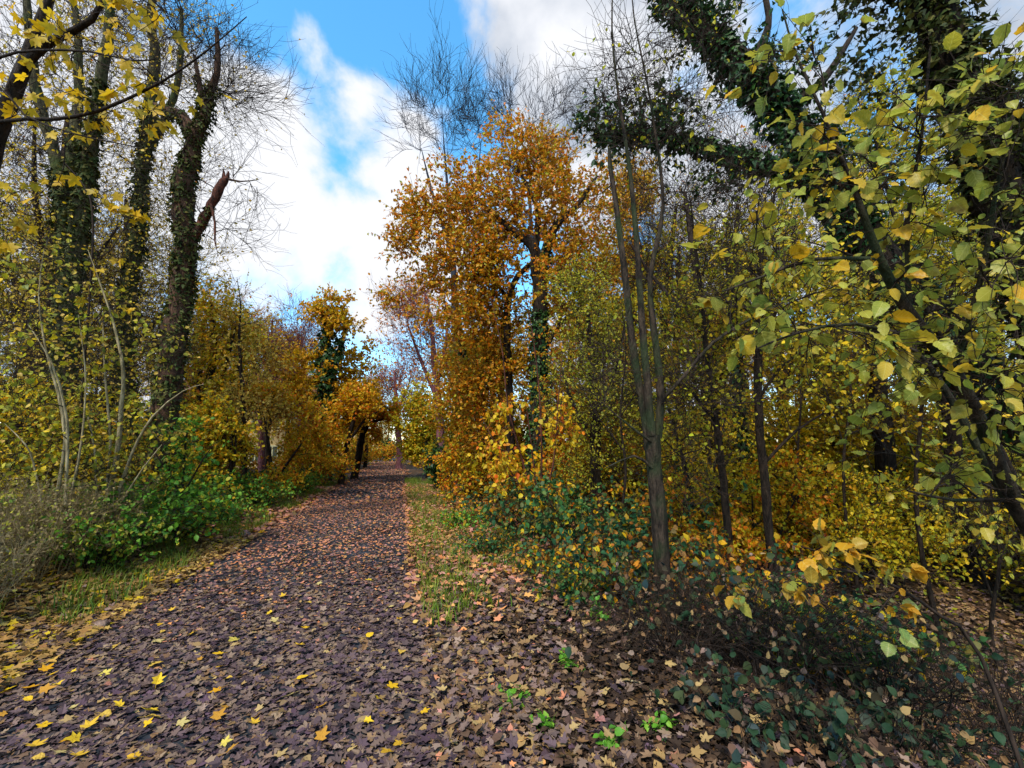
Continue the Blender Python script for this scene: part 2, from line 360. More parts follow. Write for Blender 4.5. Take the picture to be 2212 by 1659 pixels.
def build(name, label, cat, base, stems, blobs, bark, leaf=None, tw=dict(k=6, len=.5), ivy=None, bmin=1.0, group=None, multi=False, parts={}, clump=4, kside=9, droopb=.1, upw=.9, leaflabel=None, noise=.08, tubek=4, stemname='trunk'):
    """stems: list of (n,4) world points; blobs: (centre, radii3, n sprays)"""
    rng = newrng()
    base = np.asarray(base, float)
    root = thing(name, label, cat, base, group)
    lines = [smooth_line(s, .2, noise, rng) for s in stems]
    mb = MB()
    for q, s in enumerate(lines):
        if q in parts:
            m1 = MB(); tubes(m1, s[None, :, :3], 0, rad=s[None, :, 3], k=kside, rough=.14, rng=rng); m1.build(parts[q][0], parts[q][1], root, base, label=parts[q][2]); continue
        m1 = mb if not multi else MB()
        tubes(m1, s[None, :, :3], 0, rad=s[None, :, 3], k=kside, rough=.07, rng=rng)
        if multi: m1.build('stem', bark, root, base)
    if not multi: mb.build(stemname, bark, root, base)
    nodes = np.vstack(lines); ok = nodes[:, 2]-base[2] >= bmin
    nodes = nodes[ok] if ok.any() else nodes[-3:]
    if blobs:
        tg = []
        for c, r, n in blobs:
            nc = max(3, n//clump); qc = unit(rng, nc)*(rng.random((nc, 1))**.42)*np.asarray(r)
            q = qc[rng.integers(0, nc, n)]+rng.normal(0, 1, (n, 3))*np.minimum(np.asarray(r)*.30, .6)*np.array([1.15, 1.15, .65])
            tg.append(np.asarray(c)+q)
        tg = np.vstack(tg); tg[:, 2] = np.maximum(tg[:, 2], base[2]+.25)
        dd = np.min(np.linalg.norm(tg[:, None]-nodes[None, ::3, :3], axis=2), axis=1)
        br, brr = [], []
        cap = np.zeros((len(nodes)+len(tg)*5, 4)); cap[:len(nodes)] = nodes; cnt = len(nodes)
        for i in np.argsort(dd):
            t = tg[i]; nd = cap[:cnt]
            df = t-nd[:, :3]; L = np.linalg.norm(df, axis=1)
            cost = L+upw*np.maximum(0, -df[:, 2]+.15*L)
            j = int(np.argmin(cost)); p0 = nd[j, :3]; Lj = L[j]
            if Lj < .03: continue
            mid = (p0+t)/2+rng.normal(0, .11, 3)*Lj+np.array([0, 0, droopb*Lj])
            tt = np.linspace(0, 1, 6)[:, None]
            pl = (1-tt)**2*p0+2*tt*(1-tt)*mid+tt**2*t
            pl[1:] += rng.normal(0, .02*min(Lj, 1.2), (5, 3))
            r0 = min(nd[j, 3]*.65, .006+.013*Lj); r1 = max(.0028, r0*.3)
            br.append(pl); brr.append((r0, r1))
            cap[cnt:cnt+5, :3] = pl[1:]; cap[cnt:cnt+5, 3] = r0+(r1-r0)*np.linspace(.2, 1, 5); cnt += 5
        br = np.array(br); brr = np.array(brr)
        mb = MB(); tubes(mb, br, brr[:, 0], brr[:, 1], tubek+1)
        lv = MB()
        t1 = spawn(rng, br, tw.get('k', 6), tw.get('len', .5), tw.get('spread', .8), tw.get('up', .15), 4, tw.get('tmin', .3))
        rr = tw.get('r', .0035)
        tubes(mb, t1, rr, rr*.45, 3)
        src = t1
        if tw.get('sub'):
            t2 = spawn(rng, t1, tw['sub'], tw.get('len', .5)*.6, .7, tw.get('up', .15), 4, .2)
            tubes(mb, t2, rr*.65, rr*.35, 3); src = np.concatenate([t1, t2])
        mb.build('branchwork', tw.get('mat', bark), root, base)
        if leaf:
            for lf in (leaf if isinstance(leaf, list) else [leaf]):
                lv = MB(); leaves_on(rng, lv, src, lf['per'], lf)
                if lv.v: lv.build('foliage', lf['mat'], root, base, uv=lf.get('uv', False), label=lf.get('label'))
    if ivy:
        iv = MB()
        for (k, t0, t1_, dens, thick, size) in ivy['on']: ivy_on(rng, iv, lines[k], dens, thick, size, t0, t1_)
        iv.build('ivy', ivy.get('mat', M['ivy']), root, base)
    return root

def tree(name, label, cat, ub, d, stems, blobs, bark, ground_first=True, flare=1.25, **kw):
    """stems/blobs as frame coordinates: (u,v,depth,radius) / (u,v,depth,ru,rv,n)"""
    base = XY(ub, d)
    W = []
    for i, s in enumerate(stems):
        q = [np.r_[P(u, v, dd), r] for u, v, dd, r in s]
        if i == 0 and ground_first:
            q[0][2] = max(q[0][2], base[2]+.25) if len(q) else 0
            q = [np.array([base[0], base[1], base[2]-.12, s[0][3]*flare])]+q
        W.append(np.array(q))
    B = [(P(u, v, dd), (rx/F*dd, (rx+ry)/2/F*dd, ry/F*dd), n) for u, v, dd, rx, ry, n in blobs]
    return build(name, label, cat, base, W, B, bark, **kw)

def shrub(name, label, cat, base, w, h, n, bark, leaf, arch=.6, k=5, tl=.3, r=.006, upb=.2, group=None, sub=0, tight=.25, twigmat=None):
    """canes rising from the base and arching outwards"""
    rng = newrng(); base = np.asarray(base, float)
    root = thing(name, label, cat, base, group)
    az = rng.random(n)*2*PI; reach = w*(rng.random(n)**.6); hh = h*(.45+.6*rng.random(n))
    b0 = base+np.c_[np.cos(az)*reach*tight, np.sin(az)*reach*tight, np.full(n, -.05)]
    b0[:, 2] = ground(b0[:, 0], b0[:, 1])-.04
    t = np.linspace(0, 1, 8)[None, :, None]
    out = np.c_[np.cos(az), np.sin(az), np.zeros(n)][:, None]
    zz = hh[:, None, None]*(t*(1+arch)-arch*1.15*t*t*t)
    pts = b0[:, None]+out*(reach[:, None, None]*(1-tight))*(t**1.3)+zz*np.array([0, 0, 1])
    pts[:, 1:] += rng.normal(0, .02+.025*h, (n, 7, 3))*np.linspace(.4, 1, 7)[None, :, None]
    gz = ground(pts[:, 1:, 0], pts[:, 1:, 1])+.04
    pts[:, 1:, 2] = np.maximum(pts[:, 1:, 2], gz)
    mb = MB(); tubes(mb, pts, r, r*.4, 5)
    t1 = spawn(rng, pts, k, tl, .8, upb, 4, .2); tubes(mb, t1, r*.45, r*.25, 3)
    src = np.concatenate([t1, spawn(rng, pts, 2, tl*.5, .8, upb, 4, .1)])
    if sub:
        t2 = spawn(rng, t1, sub, tl*.5, .8, upb, 4, .2); tubes(mb, t2, r*.3, r*.2, 3); src = t2
    mb.build('branchwork', bark, root, base)
    if leaf:
        for lf in (leaf if isinstance(leaf, list) else [leaf]):
            lv = MB(); leaves_on(rng, lv, src, lf['per'], lf); lv.build('foliage', lf['mat'], root, base, uv=lf.get('uv', False))
    return root

def LF(mat, size, per, tmpl=HEX, **k): return dict(mat=M[mat], size=size, per=per, tmpl=tmpl, **k)

# ================================================================ SETTING
def nonuni(a, b, dense_a, dense_b, fine, coarse):
    x = [a]
    while x[-1] < b:
        c = x[-1]
        if dense_a <= c <= dense_b: st = fine
        else: st = min(coarse, fine+.12*min(abs(c-dense_a), abs(c-dense_b)))
        x.append(c+st)
    return np.array(x)
gx = nonuni(-400, 400, -9, 9, .22, 30); gy = nonuni(-60, 700, -3, 24, .25, 30)
X, Y = np.meshgrid(gx, gy, indexing='ij'); Z = ground(X, Y)
nx, ny = X.shape
i = (np.arange(nx-1)[:, None]*ny+np.arange(ny-1)[None]).ravel()
mb = MB(); mb.add(np.stack([X, Y, Z], -1), np.stack([i, i+ny, i+ny+1, i+1], -1))
g = mb.build('ground', M['soil']); g['kind'] = 'structure'
yy = np.concatenate([np.arange(-6, 40, .4), np.arange(40, 160, 2)]); sx = np.linspace(-1, 1, 13)
rngp = newrng()
wl = 1.48+.10*np.sin(yy*.8)+.07*np.sin(yy*2.3+1)+.04*np.sin(yy*5.1)
X = pc(yy)[:, None]+sx[None]*wl[:, None]; Y = np.repeat(yy[:, None], 13, 1); Z = ground(X, Y)+.006+.012*(1-np.abs(sx[None])**2)
i = (np.arange(len(yy)-1)[:, None]*13+np.arange(12)[None]).ravel()
mb = MB(); mb.add(np.stack([X, Y, Z], -1), np.stack([i, i+1, i+14, i+13], -1))
g = mb.build('path', M['path']); g['kind'] = 'structure'

# ---- fallen leaves (nobody could count them)
def litter(name, x, y, mats_split, size, tmpls, lift=.012, label=None, tilt=.28):
    rng = newrng(); n = len(x)
    z = ground(x, y)+lift*(.4+1.6*rng.random(n))+.012
    pos = np.c_[x, y, z]; a = rng.random(n)*2*PI
    d = np.c_[np.cos(a), np.sin(a), rng.normal(0, tilt*.6, n)]; nn = np.c_[rng.normal(0, tilt, n), rng.normal(0, tilt, n), np.ones(n)]
    sz = size*(.55+.8*rng.random(n))
    mb = MB(); mi = rng.choice(len(mats_split), n, p=[w for _, w in mats_split]); ti = rng.integers(0, len(tmpls), n)
    for k in range(len(mats_split)):
        for q, T in enumerate(tmpls):
            s = (mi == k) & (ti == q)
            put_leaves(mb, T, pos[s], d[s], nn[s], sz[s], rng.normal(.55, .8, s.sum()), k)
    o = mb.build(name, [M[m] for m, _ in mats_split], smooth=False); o['kind'] = 'stuff'
    if label: o['label'] = label; o['category'] = 'fallen leaves'
    return o
rl = newrng()
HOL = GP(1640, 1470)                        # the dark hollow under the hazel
def area(n, x0, x1, y0, y1, keep):
    x = x0+(x1-x0)*rl.random(n); y = y0+(y1-y0)*rl.random(n); k = keep(x, y); return x[k], y[k]
onp = lambda x, y: np.abs(x-pc(y)) < 1.75+.2*np.sin(y*1.3)
x, y = area(52000, -3.6, 1.2, .4, 7.4, lambda x, y: (np.abs(x-pc(y)) < 1.9) & (rl.random(len(x)) < .93*sm((7.4-y)/3)))
litter('fallen_leaves', x, y, [('litter', .86), ('litterb', .14)], .054, [MAPLE, MAPLE2, MAPLE3, OVALS, MAPLE3], label='purple brown maple leaves carpeting the near part of the path')
x, y = area(42000, -3.6, 1.2, 3.6, 15, lambda x, y: onp(x, y) & (rl.random(len(x)) < .55*sm((y-3.6)/3.5)))
litter('fallen_leaves', x, y, [('litter', .22), ('litteror', .66), ('litterb', .12)], .046, [MAPLE2, HEX, MAPLE3], label='orange and brown leaves strewn over the middle of the path')
x, y = area(24000, -4.5, 1.5, 14, 60, onp)
litter('fallen_leaves', x, y, [('litter', .30), ('litteror', .60), ('litterb', .10)], .095, [HEX], label='orange leaf carpet on the far part of the path')
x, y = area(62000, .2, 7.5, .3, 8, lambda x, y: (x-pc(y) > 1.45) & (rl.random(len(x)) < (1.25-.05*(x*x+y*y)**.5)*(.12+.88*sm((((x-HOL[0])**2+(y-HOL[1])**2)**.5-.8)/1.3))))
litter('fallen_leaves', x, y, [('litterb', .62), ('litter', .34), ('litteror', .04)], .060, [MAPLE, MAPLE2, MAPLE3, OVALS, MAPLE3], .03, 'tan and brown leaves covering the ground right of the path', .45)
x, y = area(34000, .0, 5, 4, 20, lambda x, y: (x-pc(y) > 1.35) & (rl.random(len(x)) < sm((y-3.5)/3)))
litter('fallen_leaves', x, y, [('litteror', .72), ('litterg', .28)], .075, [MAPLE2, HEX, MAPLE3], .06, 'orange leaves lying in the grass verge right of the path', .4)
x, y = area(30000, -6.5, -2.2, .8, 9, lambda x, y: (x-pc(y) < -1.25) & (rl.random(len(x)) < .9))
litter('fallen_leaves', x, y, [('litterg', .72), ('yellow', .10), ('litterb', .18)], .066, [MAPLE, MAPLE2, MAPLE3, OVALS], .03, 'yellow brown leaves heaped along the left edge of the path', .4)
x, y = area(12000, -7, -2.2, 9, 24, lambda x, y: (x-pc(y) < -1.25))
litter('fallen_leaves', x, y, [('litteror', .6), ('litterb', .3), ('goldor', .1)], .11, [MAPLE2, HEX], .03, 'orange leaves on the grassy verge left of the path', .4)
x, y = area(30000, 3.5, 11, -.5, 9, lambda x, y: (x-pc(y) > 5))
litter('fallen_leaves', x, y, [('litterb', .8), ('litter', .12), ('yelgreen', .08)], .066, [MAPLE2, MAPLE3, OVALS], .03, 'tan leaves on the sloping woodland floor at the right edge', .45)
x, y = area(16000, 4, 26, 0, 26, lambda x, y: (x-pc(y) > 5) & ((x > 10) | (y > 8)))
litter('fallen_leaves', x, y, [('litterb', .8), ('yelgreen', .2)], .14, [MAPLE2, HEX], .03, 'brown leaves on the woodland floor to the right', .4)

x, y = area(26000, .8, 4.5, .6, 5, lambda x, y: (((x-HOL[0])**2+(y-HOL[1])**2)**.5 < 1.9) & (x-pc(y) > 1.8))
litter('fallen_leaves', x, y, [('litterdark', .9), ('litterb', .1)], .055, [MAPLE2, MAPLE3, OVALS], .02, 'brown leaves in the hollow under the hazel, coloured darker for its shade', .45)
# ---- grass verges
def grass(label, x, y, h, mat='grass'):
    rng = newrng(); n = len(x); z = ground(x, y)
    a = rng.random(n)*2*PI; ln = h*(.5+rng.random(n)); lean = .25+.5*rng.random(n)
    o = np.c_[np.cos(a), np.sin(a), np.zeros(n)]; s = np.c_[-np.sin(a), np.cos(a), np.zeros(n)]*(.004+.004*rng.random(n))[:, None]
    b = np.c_[x, y, z]; m_ = b+o*(ln*lean*.35)[:, None]+np.array([0, 0, 1])*(ln*.6)[:, None]; t = b+o*(ln*lean)[:, None]+np.array([0, 0, 1])*(ln*.9)[:, None]
    V = np.stack([b-s, b+s, m_-s*.7, m_+s*.7, t], 1).reshape(-1, 3)
    Tq = np.array([(0, 1, 3), (0, 3, 2), (2, 3, 4)]); Fc = (Tq[None]+np.arange(n)[:, None, None]*5).reshape(-1, 3)
    mb = MB(); mb.add(V, Fc); ob = mb.build('grass', M[mat], smooth=False); ob['kind'] = 'stuff'; ob['label'] = label; ob['category'] = 'grass'
clump = lambda x, y: (np.sin(x*3.1+1)*np.sin(y*1.7)+.5*np.sin(x*7+y*3)) > -.25
x, y = area(26000, .1, 2.6, 4.2, 24, lambda x, y: (x-pc(y) > 1.5) & (x-pc(y) < 3.2) & clump(x, y))
x2, y2 = area(14000, -.2, 2.6, 4.5, 24, lambda x, y: (x-pc(y) > 1.42) & (x-pc(y) < 2.15+.2*np.sin(y)))
x, y = np.r_[x, x2], np.r_[y, y2]
grass('yellow green grass verge along the right edge of the path', x, y, .18)
x, y = area(34000, -5.5, -2.4, 5.0, 26, lambda x, y: (x-pc(y) < -1.5) & (x-pc(y) > -3.4) & clump(x, y))
grass('short grass verge along the left edge of the path', x, y, .16)

# ---- single bright yellow leaves on the path
zl = [(95,490),(585,520),(820,445),(775,495),(1180,490),(990,600),(1105,565),(1110,630),(1120,697),(1095,748),(1475,697),(1435,782),(1590,1012),(2100,870),(2070,805),(1940,737),(1500,522),(1815,910),(2000,1025),(1950,1070),(1890,797),(1585,845),(1130,1070),(1100,1030),(1065,905),(880,925),(710,943),(725,858),(720,893),(600,838),(500,873),(360,845),(345,665),(265,668),(205,653),(505,665),(170,735),(190,760),(280,720),(205,945),(315,1017),(390,1005),(275,1070),(215,1100),(415,950),(120,790),(25,870),(775,725),(735,635),(1825,480),(1520,435),(1375,400),(1355,350),(800,410),(960,460),(1115,845),(1275,925),(680,1100),(370,1085),(150,1035),(15,690),(475,500),(240,335),(790,130),(965,55),(845,345),(2010,550),(1985,380),(1960,320),(1580,205),(1410,272),(1530,300),(1850,190)]
ly = newrng(); ltm = []
for T in (MAPLE, MAPLE2, MAPLE, OVALS, MAPLE3):
    for c in (.5, 1.3):
        mb = MB(); put_leaves(mb, T, np.zeros((1, 3)), np.array([[0, 1., .05]]), np.array([[0, .1, 1.]]), np.array([1.]), np.array([c]))
        tubes(mb, np.array([[0, .05, .01], [.01, -.2, .03], [.06, -.5, .05]]), .014, .008, 4)
        o = mb.build('maple_leaf', M['pathyel'], uv=True, smooth=False); ltm.append(o.data); bpy.data.objects.remove(o)
def tint_mats(cols):
    return [mat_leaf('fallen_yellow_leaf', [c, c], .15, .7, .12, spots=5) for c in cols]
for k, me in enumerate(ltm):
    me.materials[0] = tint_mats([['c89c1c', 'b8a448', 'bc8618', 'c0982c', 'b09c60', 'b48a24', 'cca424', 'b4923c', 'a8782a', 'c8a428'][k]])[0]
for k, (zu, zv) in enumerate(zl):
    u, v = zu*.4333, 1180+zv*.4333
    x, y = GP(u, v); o = bpy.data.objects.new('maple_leaf', ltm[int(ly.integers(0, len(ltm)))]); COL.objects.link(o)
    o.location = (x, y, float(ground(x, y))+.045); o.rotation_euler = (ly.normal(0, .22), ly.normal(0, .22), ly.random()*2*PI)
    s = .05+.042*ly.random(); o.scale = (s, s, s)
    lab = 'bright yellow fallen leaf lying on the dark leaf-strewn path'
    if (zu, zv) == (2100, 870): lab = 'orange yellow five-lobed leaf standing up at the right edge of the path'
    if (zu, zv) == (265, 668): lab = 'large pale yellow leaf lying on the litter at the left edge of the path'
    tag(o, lab, 'leaf', 'yellow leaves on the path')

# ================================================================ LEFT SIDE
ivyL = lambda *on: dict(on=on, mat=M['ivybrown'])
tree('ivy_clad_tree', 'tall ivy-clad tree with three forking stems, leftmost of the big ivied trunks', 'tree', 150, 9.0,
     [[(150,1000,9,.22),(142,800,9,.20),(148,600,9,.17),(138,430,9,.13),(108,300,9,.10),(75,180,9,.09),(58,0,9,.06),(50,-120,9,.04)],
      [(148,600,9,.19),(172,480,9,.16),(190,350,8.9,.13),(215,200,8.8,.10),(235,60,8.7,.08),(246,-120,8.6,.05)],
      [(138,430,9,.13),(165,260,9.1,.09),(170,100,9.2,.07),(148,-80,9.3,.04)]],
     [(80,150,9,110,170,50),(220,60,9,80,130,40),(150,350,9.2,150,120,35),(120,620,9,140,160,70),(60,800,8.8,120,140,60),(200,820,9,110,140,50)], M['barkgreen'],
     leaf=[LF('tan', .06, .7),LF('yellow', .06, .45)], tw=dict(k=5, len=.85, sub=2, up=.2, r=.0046, spread=.65, mat=M['twig']), clump=1,
     ivy=ivyL((0,0,.62,420,.14,.075),(1,0,.6,420,.11,.075),(2,0,.3,300,.07,.07)), bmin=2.5)
tree('ivy_clad_tree', 'slender leaning tree wrapped in ivy, between the forked ivied tree and the broken-topped tree', 'tree', 285, 11.5,
     [[(285,1000,11.5,.22),(268,800,11.5,.20),(274,650,11.5,.18),(300,480,11.5,.16),(310,350,11.5,.14),(322,240,11.5,.14),(335,120,11.5,.12),(325,30,11.5,.09),(345,-60,11.5,.07),(350,-140,11.5,.05)],
      [(312,330,11.5,.12),(360,250,11.3,.09),(388,150,11.2,.07),(392,20,11.2,.04)]],
     [(330,60,11.5,100,130,55),(300,300,11.5,110,110,40),(400,120,11.5,60,100,25),(280,560,11.5,90,120,35),(300,760,11.5,110,130,60)], M['barkgreen'],
     leaf=[LF('tan', .07, .7),LF('yellow', .07, .4)], tw=dict(k=5, len=.9, sub=2, up=.2, r=.005, spread=.65, mat=M['twig']), clump=1,
     ivy=ivyL((0,.1,.72,360,.15,.08),(1,0,.3,250,.1,.08)), bmin=3)
tree('broken_ivy_tree', 'ivy-clad pollard with a broken reddish limb stub pointing up to the right', 'tree', 345, 8.5,
     [[(350,950,8.5,.22),(372,760,8.5,.20),(392,620,8.5,.18),(402,520,8.5,.17),(396,440,8.5,.18),(405,370,8.5,.16),(420,300,8.5,.13),(440,255,8.5,.10),(452,200,8.5,.08),(470,160,8.5,.06),(468,60,8.5,.03)],
      [(402,525,8.5,.11),(425,500,8.5,.09),(442,470,8.5,.088),(456,442,8.45,.075),(470,415,8.4,.078),(482,392,8.4,.07),(490,384,8.4,.04),(494,370,8.4,.01)],
      [(418,310,8.5,.11),(405,268,8.5,.11),(385,245,8.6,.10),(352,238,8.7,.08),(330,225,8.8,.05)],
      [(440,255,8.5,.07),(433,200,8.6,.05),(420,120,8.7,.03)],
      [(478,400,8.4,.04),(484,380,8.4,.03),(482,364,8.4,.006)],[(455,440,8.4,.025),(464,480,8.35,.02),(464,520,8.3,.014),(470,545,8.3,.004)],[(488,386,8.4,.025),(520,392,8.4,.014),(560,388,8.4,.006)]],
     [(490,170,8.5,85,100,44),(420,90,8.5,100,120,44),(540,400,8.5,45,40,8),(400,420,8.5,60,110,18),(520,200,8.5,60,40,12),(470,480,8.4,60,70,9)], M['barkbrk'],
     leaf=LF('tan', .06, .06), tw=dict(k=5, len=.8, sub=2, up=.1, r=.0046, spread=.65, mat=M['twig']), clump=1,
     ivy=ivyL((0,.02,.90,520,.10,.07),(1,0,.45,330,.05,.06),(2,0,.9,330,.07,.06),(3,0,.8,260,.05,.06)), bmin=3.2, parts={1: ('broken_limb', M['barkred'], 'reddish broken limb stub'), 4: ('splinter', M['barkred'], None), 5: ('hanging_branch', M['barkred'], None)})
# overhanging field maple at the top left
tree('field_maple', 'yellow-leaved maple whose long dark boughs reach in at the top left', 'tree', -160, 3.6,
     [[(-150,900,3.6,.12),(-90,560,3.6,.11),(-10,300,3.6,.065),(30,200,3.6,.055),(58,125,3.6,.045),(100,20,3.6,.035),(140,-120,3.6,.02)],
      [(30,200,3.6,.04),(54,140,3.55,.034),(115,88,3.5,.028),(199,42,3.4,.022),(240,-40,3.4,.012)],
      [(-80,330,3.5,.0193),(0,263,3.4,.0143),(110,258,3.3,.0132),(213,240,3.2,.0116),(347,178,3.1,.0083),(445,111,3.0,.0055),(533,36,3.0,.0028)],
      [(-60,180,3.5,.0110),(0,124,3.4,.0099),(80,109,3.3,.0088),(191,111,3.2,.0072),(284,131,3.1,.0055),(335,128,3.1,.0028)],
      [(-70,240,3.5,.0099),(0,190,3.3,.0077),(53,249,3.3,.0066),(160,289,3.2,.0055),(307,320,3.1,.0028)]],
     [(30,215,3.4,60,50,7),(115,100,3.4,50,60,9),(150,210,3.2,50,40,7),(195,235,3.2,40,40,7),(210,20,3.3,60,40,7),(310,25,3.1,45,35,8),(330,150,3.1,30,40,6),(75,400,3.3,50,30,3),(30,470,3.3,50,40,4),(355,265,3.1,50,70,4),(60,60,3.4,70,60,6)], M['bark'],
     leaf=LF('maple', .082, 1.0, MAPLE, rnd=.7, droop=.9, flat=.1, nr=1), tw=dict(k=3, len=.28, r=.003, up=-.1, mat=M['twig']), bmin=1.2, noise=.03)
tree('maple_sapling', 'thin dark maple sapling with a few big yellow leaves in front of the ivied trunks', 'sapling', 165, 6.4,
     [[(168,1000,6.4,.018),(178,850,6.4,.016),(194,640,6.4,.013),(201,500,6.4,.012),(194,425,6.4,.010),(165,380,6.4,.008),(140,352,6.4,.004)],
      [(200,560,6.4,.008),(240,540,6.4,.006),(280,470,6.4,.003)],[(185,720,6.4,.007),(240,650,6.3,.006),(310,610,6.2,.003)]],
     [(250,470,6.4,30,45,5),(185,410,6.4,30,25,3),(80,395,6.4,30,30,2),(215,560,6.4,40,30,3),(230,650,6.3,50,30,3)], M['twig'],
     leaf=LF('maple', .13, 1.2, MAPLE, rnd=.6, droop=.9, flat=.1, nr=1), tw=dict(k=3, len=.2, r=.0028), bmin=.8, noise=.03)
# pale-stemmed hazel clumps behind the left verge
tree('hazel_bush', 'pale-stemmed hazel clump with green yellow leaves at the far left of the verge', 'shrub', 130, 5.6,
     [[(122,1080,5.6,.0203),(141,950,5.6,.0187),(126,850,5.6,.0156),(100,760,5.6,.0117),(84,640,5.6,.0070),(95,540,5.6,.0031)],
      [(142,1090,5.5,.0187),(146,950,5.5,.0164),(140,880,5.5,.0140),(110,780,5.4,.0094),(60,700,5.4,.0047)],
      [(90,1090,5.4,.0125),(72,1000,5.4,.0101),(55,960,5.3,.0078),(10,915,5.3,.0039)],
      [(150,1090,5.7,.0156),(175,960,5.7,.0125),(185,820,5.8,.0086),(170,680,5.9,.0039)]],
     [(70,930,5.6,110,90,34),(150,1010,5.6,100,60,24),(60,780,5.7,100,90,40),(140,700,5.8,110,110,44),(30,1030,5.5,80,60,18),(80,580,6.0,90,80,20)], M['barkpale'],
     leaf=[LF('olive', .075, .28, OVALS, uv=True, droop=.3, flat=.8),LF('yelgreen', .08, .14, OVALS, uv=True),LF('yellow', .065, .10, OVALS, droop=.5),LF('tan', .055, .25, OVALS, droop=.5)], tw=dict(k=4, len=.3, r=.003, sub=1, mat=M['barkgrey']), bmin=.4, multi=True, noise=.1)
tree('hazel_bush', 'pale-stemmed hazel clump with a tall crooked stem, right of the leftmost hazel', 'shrub', 235, 6.2,
     [[(226,1110,6.2,.0351),(250,1000,6.2,.0312),(262,880,6.2,.0265),(266,800,6.2,.0218),(246,700,6.2,.0156),(212,600,6.3,.0094),(190,540,6.3,.0039)],
      [(245,1100,6.1,.0234),(285,980,6.1,.0187),(330,900,6.0,.0140),(395,845,6.0,.0070),(440,830,6.0,.0031)],
      [(228,1100,6.3,.0203),(238,950,6.3,.0172),(226,800,6.4,.0125),(222,690,6.5,.0062)],
      [(210,1100,6.0,.0156),(205,980,6.0,.0133),(190,900,6.0,.0078)],
      [(265,1080,6.0,.0125),(310,1010,5.9,.0094),(350,960,5.9,.0039)]],
     [(240,980,6.3,100,80,34),(320,940,6.3,90,80,28),(250,760,6.3,110,120,46),(200,880,6.2,90,80,30),(290,1040,6.2,80,45,20),(220,600,6.6,80,80,18)], M['barkpale'],
     leaf=[LF('olive', .075, .26, OVALS, uv=True, droop=.3, flat=.8),LF('yelgreen', .075, .14, OVALS, uv=True),LF('tan', .055, .3, OVALS, droop=.5)], tw=dict(k=4, len=.32, r=.003, sub=1, mat=M['barkgrey']), bmin=.4, multi=True, noise=.1)
tree('green_bush', 'bright green leafy bush before the dark base of the broken-topped tree', 'shrub', 400, 7.2,
     [[(395,1040,7.2,.02),(400,960,7.2,.016),(410,900,7.2,.008)],[(400,1060,7.1,.016),(440,990,7.1,.010),(470,950,7.1,.004)],[(385,1060,7.0,.016),(350,1000,7,.01),(320,960,7,.004)]],
     [(400,960,7.1,60,60,24),(345,1050,6.8,60,40,16),(445,1030,7.1,55,45,18)], M['barkgrey'],
     leaf=[LF('green', .075, 2.2, OVALS, uv=True, flat=.9, droop=.3), LF('yelgreen', .07, .8, OVALS)], tw=dict(k=5, len=.25, r=.003), bmin=.2, multi=True)
# brambles and dead herbs along the left verge
shrub('bramble', 'green bramble thicket at the foot of the pale hazels on the left verge', 'bramble', XY(280, 6.5), 1.25, .95, 85, M['twig'], LF('green', .075, 3, HEX, flat=.9), k=6, tl=.25)
shrub('bramble', 'low dark green bramble mound beside the path, nearest on the left verge', 'bramble', XY(235, 5.8), .95, .7, 70, M['twig'], [LF('green', .055, 2.2, HEX, flat=.9), LF('olive', .055, 1.4, HEX)], k=6, tl=.22)
shrub('bramble', 'dark green bramble mound with orange leaves under the golden bushes left of the path', 'bramble', XY(450, 11.3), 1.9, .85, 80, M['twig'], [LF('green', .085, 3, HEX, flat=.9), LF('goldor', .08, .9, HEX)], k=6, tl=.3)
shrub('bramble', 'small bramble mound on the left grass verge halfway to the leaning trunks', 'bramble', XY(600, 16), 1.5, .7, 60, M['twig'], [LF('bramble', .1, 2.5, HEX, flat=.9), LF('goldor', .09, .9, HEX)], k=6, tl=.3)
shrub('bramble', 'green bramble spilling towards the path left of the golden bushes', 'bramble', XY(370, 8.2), 1.15, .8, 70, M['twig'], [LF('green', .075, 3, HEX, flat=.9),LF('bramble', .075, 1, HEX)], k=6, tl=.25)
for (u, d, w, h, n, lab) in [(385,7.6,1.0,.6,75,'fresh green bramble edging the left verge, nearest of the low green row'),(468,9.3,1.1,.6,80,'second low green bramble along the left verge'),(560,12,1.2,.7,80,'third low green bramble along the left verge, under the golden bushes'),(648,16,1.3,.75,80,'farthest low green bramble on the left verge')]:
    shrub('bramble', lab, 'bramble', XY(u, d), w, h, n, M['twig'], [LF('green', .06, 2.6, HEX, flat=.9), LF('olive', .06, .9, HEX), LF('goldor', .06, .4, HEX)], k=6, tl=.25)
for (u, d, w, h, n, lab) in [(30,5.1,1.0,1.05,190,'tangle of grey brown dead stems filling the left edge of the verge'),(125,5.7,1.0,1.0,170,'wispy brown dead herb clump beneath the leftmost pale hazel'),(-70,4.3,.7,.75,110,'pale dry stalks leaning out at the left edge of the frame'),(215,6.0,.6,1.05,90,'brown feathery dead stems standing between the brambles on the left')]:
    shrub('dead_herb', lab, 'dead plant', XY(u, d), w, h, n, M['barkpale'] if u < 0 else M['herb'], [LF('herb', .030, 1.6, DIAMOND), LF('olive', .035, .5, DIAMOND)], arch=.35, k=7, tl=.22, r=.0035, sub=2, tight=.6, upb=.35)
